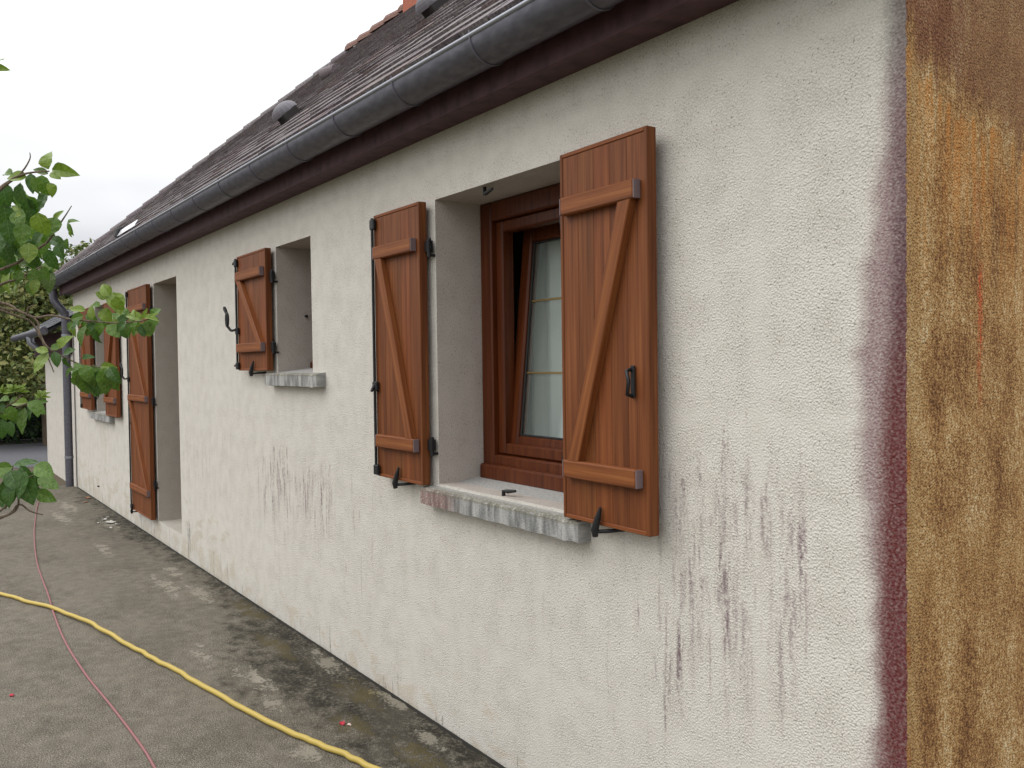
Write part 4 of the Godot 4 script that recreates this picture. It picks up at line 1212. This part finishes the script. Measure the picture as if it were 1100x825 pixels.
var leaf_meshes := []
func make_leaf_meshes():
	# blade: 6 rows x 2 halves, folded at the midrib and bent down; length 1 along +y, upper side +z
	for v in 3:
		var st := mk()
		var bend: float = [0.18, 0.42, 0.75][v]
		var fold: float = [0.16, 0.30, 0.42][v]
		var rows := []
		for i in 7:
			var f := i / 6.0
			var w := 0.36 * pow(sin(PI * pow(f, 0.82)), 0.85) * (1.0 - 0.12 * f) if i > 0 and i < 6 else 0.0
			var an := bend * f * 1.6
			var y := sin(an) / maxf(bend * 1.6, 0.01)
			var z := -(1.0 - cos(an)) / maxf(bend * 1.6, 0.01)
			var rip := 0.02 * sin(f * 17.0 + v)
			rows.append([Vector3(-w, y, z + w * fold + rip), Vector3(0, y, z), Vector3(w, y, z + w * fold - rip)])
		for i in 6:
			for s in 2:
				var a: Vector3 = rows[i][s]; var b: Vector3 = rows[i][s + 1]; var c: Vector3 = rows[i + 1][s + 1]; var d: Vector3 = rows[i + 1][s]
				var uu := [Vector2(s * 0.5, i / 6.0), Vector2(s * 0.5 + 0.5, i / 6.0), Vector2(s * 0.5 + 0.5, (i + 1) / 6.0), Vector2(s * 0.5, (i + 1) / 6.0)]
				for q in [[a, b, c, uu[0], uu[1], uu[2]], [a, c, d, uu[0], uu[2], uu[3]]]:
					var n: Vector3 = (q[1] - q[0]).cross(q[2] - q[0])
					if n.length() < 1e-9: continue
					n = n.normalized()
					if n.z < 0: n = -n
					tri(st, q[0], q[1], q[2], n, q[3], q[4], q[5])
		leaf_meshes.append(st.commit())

func leaf(parent: Node, px: float, py: float, depth: float, len_px: float, deg: float, tone: int, face := 0.0, wide := 1.0):
	# deg: 0 right, 90 down in the view; face: how far the blade turns from the viewer
	var p := at(px, py, depth)
	var l := 1.04 * len_px * depth / FOCAL
	var a := deg_to_rad(deg + rng.randf_range(-6, 6))
	var L := (RIGHT * cos(a) - UPV * sin(a) - FWD * rng.randf_range(-0.15, 0.45)).normalized()
	var n := (-FWD * 1.0 + UPV * rng.randf_range(0.1, 1.25) + RIGHT * (face + rng.randf_range(-0.75, 0.75))).normalized()
	n = (n - L * n.dot(L)).normalized()
	var bs := Basis(L.cross(n).normalized(), L, n)
	var o := put("leaf", leaf_meshes[rng.randi() % 3], M["leaf%d" % tone], parent)
	o.transform = Transform3D(bs.scaled_local(Vector3(l * wide * rng.randf_range(0.92, 1.12), l, l)), p)

func build_tree():
	make_leaf_meshes()
	rng.seed = 909
	var foot := Vector3(-2.05, -0.07, 2.25)
	var t := thing("dogwood_tree", foot, "broad-leaved young tree reaching leafy branches in from the left", "tree")
	var O := foot
	var tr := mk()
	add_tube(tr, [Vector3(0, -0.05, 0), Vector3(0.02, 0.5, -0.02), Vector3(-0.03, 1.1, 0.02), Vector3(0.02, 1.7, 0.0), Vector3(0.05, 2.3, -0.03)], [0.05, 0.042, 0.034, 0.026, 0.012], 10)
	put("trunk", tr.commit(), M.bark, t)
	var make_branch := func(start_h: float, pts: Array, r0: float, r1: float) -> MeshInstance3D:
		var path := [O + Vector3(0, start_h, 0)]
		for q in pts: path.append(at(q[0], q[1], q[2]))
		path = smooth_path(path, 4)
		var rad := []
		for i in path.size(): rad.append(lerpf(r0, r1, float(i) / path.size()))
		var b := put("branch", tube_mesh(path, rad, 7), M.bark, t)
		b.position = -O
		return b
	# the upper branch
	var A: MeshInstance3D = make_branch.call(1.75, [[-60, 235, 2.15], [4, 199, 2.2], [14, 192, 2.2], [30, 186, 2.2], [53, 184, 2.2]], 0.006, 0.0016)
	make_branch.call(1.75, [[-80, 250, 2.2], [10, 196, 2.2], [24, 184, 2.2], [32, 171, 2.2], [32, 164, 2.2]], 0.004, 0.0009)
	make_branch.call(1.65, [[-40, 300, 2.3], [40, 268, 2.35], [60, 246, 2.35], [70, 232, 2.35], [77, 221, 2.35]], 0.005, 0.0009)
	var A2: MeshInstance3D = make_branch.call(1.6, [[-60, 335, 2.4], [0, 306, 2.4], [18, 300, 2.4], [45, 286, 2.45]], 0.006, 0.002)
	for q in [[52, 182, 22, -95, 0, 1.12], [56, 182, 29, 8, 0, 0.8], [52, 187, 16, 205, 3, 0.8], [54, 186, 13, 25, 0, 1.0], [29, 191, 22, 190, 0, 0.9], [22, 196, 30, 88, 2, 1.05], [45, 188, 24, 92, 1, 1.15], [52, 196, 17, 65, 0, 1.0], [51, 205, 24, 118, 2, 0.9], [3, 198, 25, 82, 2, 1.1], [4, 219, 27, 86, 2, 1.0], [33, 186, 22, 84, 2, 0.7], [24, 231, 16, 178, 0, 0.7], [41, 228, 29, 82, 0, 0.95], [8, 236, 26, 95, 2, 0.9], [24, 238, 26, 84, 1, 0.9], [34, 190, 20, 70, 1, 0.8], [14, 188, 18, 200, 1, 0.8], [-2, 246, 28, 70, 2, 1.0], [17, 226, 22, 60, 1, 1.0]]:
		leaf(A, q[0], q[1], 2.2 + rng.randf_range(-0.06, 0.08), q[2], q[3], q[4], 0.0, q[5])
	for q in [[58, 237, 15, -62, 0, 0.7], [60, 233, 21, 96, 1, 1.1], [72, 242, 14, -42, 1, 0.9], [74, 240, 14, 78, 1, 0.6], [52, 256, 23, 18, 2, 0.8], [72, 256, 13, 82, 1, 0.8], [47, 249, 20, 120, 2, 0.9], [62, 262, 18, 70, 2, 0.9], [76, 247, 9, 100, 0, 0.6]]:
		leaf(A, q[0], q[1], 2.35 + rng.randf_range(-0.05, 0.05), q[2], q[3], q[4], 0.0, q[5])
	for i in 46:
		var f := sqrt(rng.randf())
		leaf(A2, rng.randf_range(-8, 56), lerpf(238, 296, rng.randf()), 2.45 + rng.randf() * 0.5, rng.randf_range(15, 25), rng.randf_range(50, 130), [1, 2, 2, 1, 0, 3][rng.randi() % 6])
	for q in [[20, 300, 20, 115, 0, 0.9], [36, 288, 20, 85, 1, 1.0], [45, 286, 17, 70, 1, 1.0], [22, 290, 16, 100, 1, 1.0], [30, 302, 16, 80, 1, 0.9], [40, 300, 17, 100, 0, 0.9]]:
		leaf(A2, q[0], q[1], 2.4, q[2], q[3], q[4], 0.0, q[5])
	for i in 40: leaf(A, rng.randf_range(-6, 34), rng.randf_range(196, 262), 2.3 + rng.randf() * 0.2, rng.randf_range(18, 26), rng.randf_range(55, 125), [1, 2, 2, 1, 0][rng.randi() % 5])
	# the middle branch that crosses the far window and the door shutter
	var B: MeshInstance3D = make_branch.call(1.45, [[-70, 322, 2.25], [0, 325, 2.3], [20, 334, 2.3], [37, 341, 2.32], [56, 339, 2.33], [76, 343, 2.34], [98, 345, 2.34], [125, 347, 2.35], [150, 345, 2.36], [165, 342, 2.36]], 0.0048, 0.0012)
	make_branch.call(1.45, [[-70, 322, 2.25], [0, 326, 2.3], [27, 338, 2.31], [30, 331, 2.3], [37, 328, 2.3]], 0.003, 0.0015)
	var B2: MeshInstance3D = make_branch.call(1.42, [[-80, 330, 2.25], [10, 333, 2.31], [38, 343, 2.32], [42, 356, 2.32], [51, 373, 2.32], [70, 384, 2.33], [88, 392, 2.34], [104, 394, 2.34]], 0.004, 0.0014)
	make_branch.call(1.4, [[-80, 334, 2.28], [20, 340, 2.33], [42, 360, 2.33], [52, 385, 2.33], [58, 400, 2.33]], 0.004, 0.001)
	for q in [[119, 318, 18, -130, 0, 1.0], [121, 314, 27, 62, 0, 1.0], [124, 318, 20, 75, 0, 0.9], [116, 320, 14, 200, 0, 0.9], [108, 329, 15, 195, 1, 0.9], [92, 334, 18, 200, 0, 0.8], [90, 339, 16, 165, 1, 0.9], [92, 338, 15, 30, 1, 1.0], [106, 334, 18, 28, 0, 1.15], [93, 350, 23, 112, 1, 0.95], [102, 352, 22, 92, 2, 0.5], [115, 349, 18, 40, 1, 1.0], [127, 345, 14, -25, 2, 0.8], [131, 349, 15, 70, 2, 1.2], [152, 344, 19, 215, 0, 0.85], [154, 342, 18, -18, 0, 0.6], [148, 346, 17, 120, 1, 0.9], [160, 343, 18, 80, 1, 0.9], [80, 347, 13, 150, 1, 0.8], [140, 346, 17, 100, 1, 1.0], [152, 343, 14, -60, 0, 0.5], [146, 341, 13, -120, 0, 0.7], [156, 345, 15, 60, 1, 0.8], [84, 343, 14, 110, 2, 0.9], [100, 343, 16, -100, 0, 0.8], [110, 346, 17, 110, 1, 0.8], [135, 346, 14, 140, 2, 0.9], [160, 342, 12, -35, 0, 0.45], [97, 346, 12, 70, 2, 0.9]]:
		leaf(B, q[0], q[1], 2.34 + rng.randf_range(-0.05, 0.05), q[2], q[3], q[4], 0.0, q[5])
	for q in [[64, 375, 21, -62, 0, 0.85], [52, 378, 17, 192, 0, 0.8], [52, 379, 25, 118, 0, 0.95], [54, 374, 13, -10, 1, 0.9], [58, 378, 17, 70, 2, 0.9], [68, 380, 15, -20, 2, 0.9], [70, 383, 16, 80, 2, 1.0], [80, 396, 16, 150, 1, 0.9], [84, 397, 18, 95, 1, 0.9], [80, 390, 15, 40, 1, 0.9], [100, 392, 34, 80, 1, 0.9], [94, 394, 37, 100, 1, 0.75], [112, 395, 31, 72, 1, 0.9], [120, 397, 25, 96, 1, 0.9], [108, 393, 18, 8, 0, 0.7], [90, 392, 22, 60, 1, 0.9], [106, 398, 30, 100, 2, 0.9], [88, 386, 14, -30, 2, 0.7], [118, 394, 22, 60, 2, 0.9]]:
		leaf(B2, q[0], q[1], 2.33 + rng.randf_range(-0.05, 0.05), q[2], q[3], q[4], 0.0, q[5])
	for i in 22: leaf(B, rng.randf_range(76, 164), 345 + rng.randf_range(-6, 6), 2.38 + rng.randf() * 0.08, rng.randf_range(12, 19), rng.randf_range(30, 150) if rng.randf() < 0.7 else rng.randf_range(-140, -40), [1, 0, 2, 1][rng.randi() % 4])
	for i in 12: leaf(B2, rng.randf_range(84, 118), rng.randf_range(390, 402), 2.36 + rng.randf() * 0.06, rng.randf_range(18, 28), rng.randf_range(50, 120), [1, 2, 1][rng.randi() % 3])
	# the two low branches at the left edge
	var C: MeshInstance3D = make_branch.call(1.2, [[-90, 455, 2.3], [-10, 442, 2.35], [12, 434, 2.35], [24, 424, 2.35]], 0.004, 0.0015)
	make_branch.call(1.2, [[-90, 458, 2.3], [-8, 446, 2.35], [22, 436, 2.36], [45, 428, 2.36]], 0.004, 0.0014)
	for q in [[31, 433, 20, 192, 0, 0.7], [30, 432, 22, 32, 1, 0.95], [27, 438, 28, 95, 1, 0.85], [10, 430, 17, 195, 1, 0.9], [10, 436, 20, 80, 1, 0.9], [2, 450, 24, 85, 2, 0.9], [12, 452, 18, 90, 2, 0.9], [18, 428, 16, 160, 1, 0.8], [40, 432, 16, 80, 1, 1.0], [4, 432, 16, 120, 2, 0.9], [22, 440, 20, 120, 2, 0.9], [34, 436, 16, 100, 2, 1.0], [0, 438, 16, 60, 1, 0.9], [36, 432, 14, -5, 1, 0.8]]:
		leaf(C, q[0], q[1], 2.36 + rng.randf_range(-0.05, 0.05), q[2], q[3], q[4], 0.0, q[5])
	for w in [[21, 421], [44, 427], [3, 422], [14, 419]]:
		for k in 7: leaf(C, w[0], w[1], 2.35, rng.randf_range(7, 12), -90 + (k - 3) * 27, 0, 0.0, 0.5)
	var D: MeshInstance3D = make_branch.call(1.0, [[-90, 572, 2.2], [0, 556, 2.2], [20, 541, 2.2], [12, 515, 2.2], [14, 500, 2.2]], 0.004, 0.0015)
	make_branch.call(1.0, [[-90, 574, 2.2], [0, 557, 2.2], [20, 542, 2.2], [32, 549, 2.2], [46, 553, 2.2]], 0.004, 0.0015)
	make_branch.call(1.0, [[-90, 572, 2.2], [-4, 552, 2.2], [18, 520, 2.2], [38, 510, 2.2]], 0.004, 0.0015)
	for q in [[14, 500, 26, -14, 2, 0.6], [37, 500, 25, 22, 1, 1.0], [22, 500, 25, 60, 2, 0.8], [10, 505, 28, 50, 2, 0.9], [24, 510, 34, 76, 2, 0.85], [4, 516, 30, 80, 2, 0.9], [40, 514, 24, 28, 1, 1.0], [38, 528, 26, 26, 1, 0.8], [14, 502, 20, 180, 1, 0.9], [28, 506, 30, 100, 2, 0.9], [0, 505, 20, 30, 1, 0.9], [36, 506, 22, 70, 2, 1.0], [14, 520, 26, 100, 2, 0.9], [2, 526, 22, 70, 2, 0.9], [30, 524, 20, 30, 2, 0.9]]:
		leaf(D, q[0], q[1], 2.2 + rng.randf_range(-0.05, 0.05), q[2], q[3], q[4], 0.0, q[5])
	# tips that just enter the frame
	var E: MeshInstance3D = make_branch.call(2.1, [[-120, 110, 2.0], [-30, 74, 2.0], [-6, 72, 2.0]], 0.007, 0.0015)
	leaf(E, -14, 72, 2.0, 22, -6, 0, 0.0, 0.6)
	leaf(E, -10, 70, 2.0, 18, -25, 0, 0.0, 0.4)
	var G: MeshInstance3D = make_branch.call(0.8, [[-120, 690, 2.0], [-30, 672, 2.0], [-12, 668, 2.0]], 0.006, 0.0015)
	leaf(G, -16, 668, 2.0, 22, 40, 1, 0.0, 0.6)
	leaf(G, -20, 664, 2.0, 26, 20, 0, 0.0, 0.7)
	# the rest of the crown, outside the frame to the left
	var clumps := []
	for i in 16: clumps.append([Vector3(rng.randf_range(-0.45, 0.45), rng.randf_range(0.7, 2.5), rng.randf_range(-0.05, 0.7)), rng.randf_range(0.18, 0.32)])
	var m := leaf_blob(1300, clump_crown(clumps), Vector2(0.06, 0.1), [Color(0.08, 0.15, 0.03), Color(0.05, 0.11, 0.025), Color(0.15, 0.22, 0.04)])
	put("crown", m, M.foliage, t).set_meta("kind", "stuff")

# ---------------------------------------------------------------- small things on the terrace
func build_small():
	var hose := [[-7.4, 2.6], [-6.2, 1.72], [-5.339, 1.262], [-5.035, 1.148], [-4.714, 1.027], [-4.215, 0.908], [-3.714, 0.817], [-3.296, 0.735], [-2.827, 0.653], [-2.295, 0.554], [-2.012, 0.479], [-1.781, 0.418], [-1.3, 0.36], [-0.4, 0.42], [0.9, 0.8]]
	var p := []
	for q in hose: p.append(Vector3(q[0], 0.0125 if q[1] < 1.74 else -0.056, q[1]))
	for i in p.size():
		if i > 3 and i < 7: p[i].y += [0.004, 0.010, 0.004][i - 4]
	rng.seed = 41
	var laid := smooth_path(p, 6)
	for i in range(1, laid.size() - 1): laid[i] += Vector3(0, rng.randf_range(0, 0.0015), rng.randf_range(-0.006, 0.006))
	tag(put("garden_hose", tube_mesh(smooth_path(laid, 3), [0.011], 10), M.hose), "yellow garden hose lying across the concrete terrace", "hose")
	var cord := [[-10.2, 0.45], [-9.132, 0.618], [-8.2, 0.74], [-7.451, 0.832], [-6.224, 0.951], [-5.142, 1.012], [-4.656, 1.044], [-4.042, 1.071], [-3.445, 1.069], [-2.949, 1.047], [-2.522, 1.033], [-2.248, 1.034], [-1.6, 1.06], [-0.6, 1.3]]
	p = []
	for q in cord: p.append(Vector3(q[0], 0.0055, q[1]))
	tag(put("power_cord", tube_mesh(smooth_path(p, 6), [0.0052], 8), M.cord), "thin dull red cord running along the terrace under the hose", "cord")
	rng.seed = 66
	var scrap := func(called: String, x: float, z: float, size: float, m: Material, label: String, cat: String, group := ""):
		var st := mk()
		var n := 9
		var pts := []
		for i in n:
			var a := TAU * i / n
			var r := size * rng.randf_range(0.45, 1.0)
			pts.append(Vector3(cos(a) * r, rng.randf_range(0.0, 0.35) * size, sin(a) * r * 0.7))
		var top := Vector3(0, size * 0.22, 0)
		for i in n:
			flat_quad(st, top, pts[i], pts[(i + 1) % n], pts[(i + 1) % n].lerp(top, 0.5), Vector3.UP)
			var b := Vector3(0, -0.002, 0)
			flat_quad(st, top + b, pts[i] + b, pts[(i + 1) % n] + b, pts[(i + 1) % n].lerp(top, 0.5) + b, Vector3.DOWN)
		tag(put(called, st.commit(), m, self, Vector3(x, 0.002, z)), label, cat, group)
	scrap.call("flower_petal", -2.19, 0.33, 0.024, M.petal, "crimson petal on the concrete between hose and wall", "petal")
	scrap.call("flower_petal", -2.165, 0.312, 0.013, M.petal_pale, "tiny pale petal base touching the crimson petal", "petal")
	scrap.call("flower_petal", -3.356, 1.378, 0.02, M.petal, "red petal lying near the left edge of the terrace", "petal")
	scrap.call("plaster_fragment", -7.635, 0.185, 0.075, M.plaster, "largest pale plaster fragment on the terrace near the door shutter", "fragment", "plaster crumbs by the wall")
	for q in [[-7.85, 0.20, 0.045, "second largest plaster crumb, on the far side of the largest one"], [-7.50, 0.16, 0.04, "pale crumb between the largest plaster fragment and the door step"], [-7.97, 0.15, 0.03, "farthest small plaster crumb, close to the wall foot"], [-7.72, 0.27, 0.028, "small plaster crumb farthest out from the wall"], [-7.38, 0.23, 0.025, "tiniest plaster crumb, nearest to the door opening"]]:
		scrap.call("plaster_fragment", q[0], q[1], q[2], M.plaster, q[3], "fragment", "plaster crumbs by the wall")
	scrap.call("dry_leaf", -9.45, 0.085, 0.05, M.dry_leaf, "brown dry leaf against the wall foot below the far window", "leaf")
	scrap.call("dry_leaf", -9.15, 0.15, 0.04, M.dry_leaf, "smaller dry leaf on the concrete near the far window", "leaf")

# ---------------------------------------------------------------- sky
func overcast() -> ImageTexture:
	# an even cloud cover, about twice as bright overhead as at the horizon, with soft folds
	var w := 1024; var h := 512
	var n := noise(FastNoiseLite.TYPE_SIMPLEX_SMOOTH, 1.6, 3, 5)
	var im := Image.create(w, h, false, Image.FORMAT_RGBF)
	for y in h:
		var el := PI * (0.5 - (y + 0.5) / h)
		var s := maxf(sin(el), 0.0)
		for x in w:
			var az := TAU * (x + 0.5) / w
			var v := n.get_noise_3d(cos(az) * cos(el), sin(el) * 3.6, sin(az) * cos(el))
			var L := (0.58 + 1.72 * s) * (1.0 + 0.42 * v)
			im.set_pixel(x, y, Color(L * (0.98 + 0.04 * v), L * (0.995 + 0.01 * v), L * (1.025 - 0.03 * v)))
	return ImageTexture.create_from_image(im)

func _ready():
	var cam := Camera3D.new()
	cam.name = "camera"
	add_child(cam)
	cam.transform = Transform3D(Basis(RIGHT, UPV, -FWD).orthonormalized(), CAM)
	cam.fov = 48.347
	cam.near = 0.05
	cam.far = 400.0
	cam.current = true
	var env := Environment.new()
	env.background_mode = Environment.BG_SKY
	var sky := Sky.new()
	var pm := PanoramaSkyMaterial.new()
	pm.panorama = overcast()
	sky.sky_material = pm
	env.sky = sky
	env.tonemap_mode = Environment.TONE_MAPPER_LINEAR
	env.tonemap_exposure = 1.10
	env.sdfgi_enabled = true
	env.ssao_enabled = true
	env.ssil_enabled = true
	var we := WorldEnvironment.new()
	we.name = "environment"
	we.environment = env
	add_child(we)
	var sun := DirectionalLight3D.new()
	sun.name = "sun"
	sun.light_energy = 0.28
	sun.light_angular_distance = 40.0
	sun.light_color = Color(1.0, 0.98, 0.95)
	sun.shadow_enabled = true
	add_child(sun)
	sun.look_at_from_position(Vector3(-0.45, 0.85, 0.75), Vector3.ZERO)

	make_materials()
	build_ground()
	build_house()
	build_annex()
	build_background()
	build_tree()
	build_small()
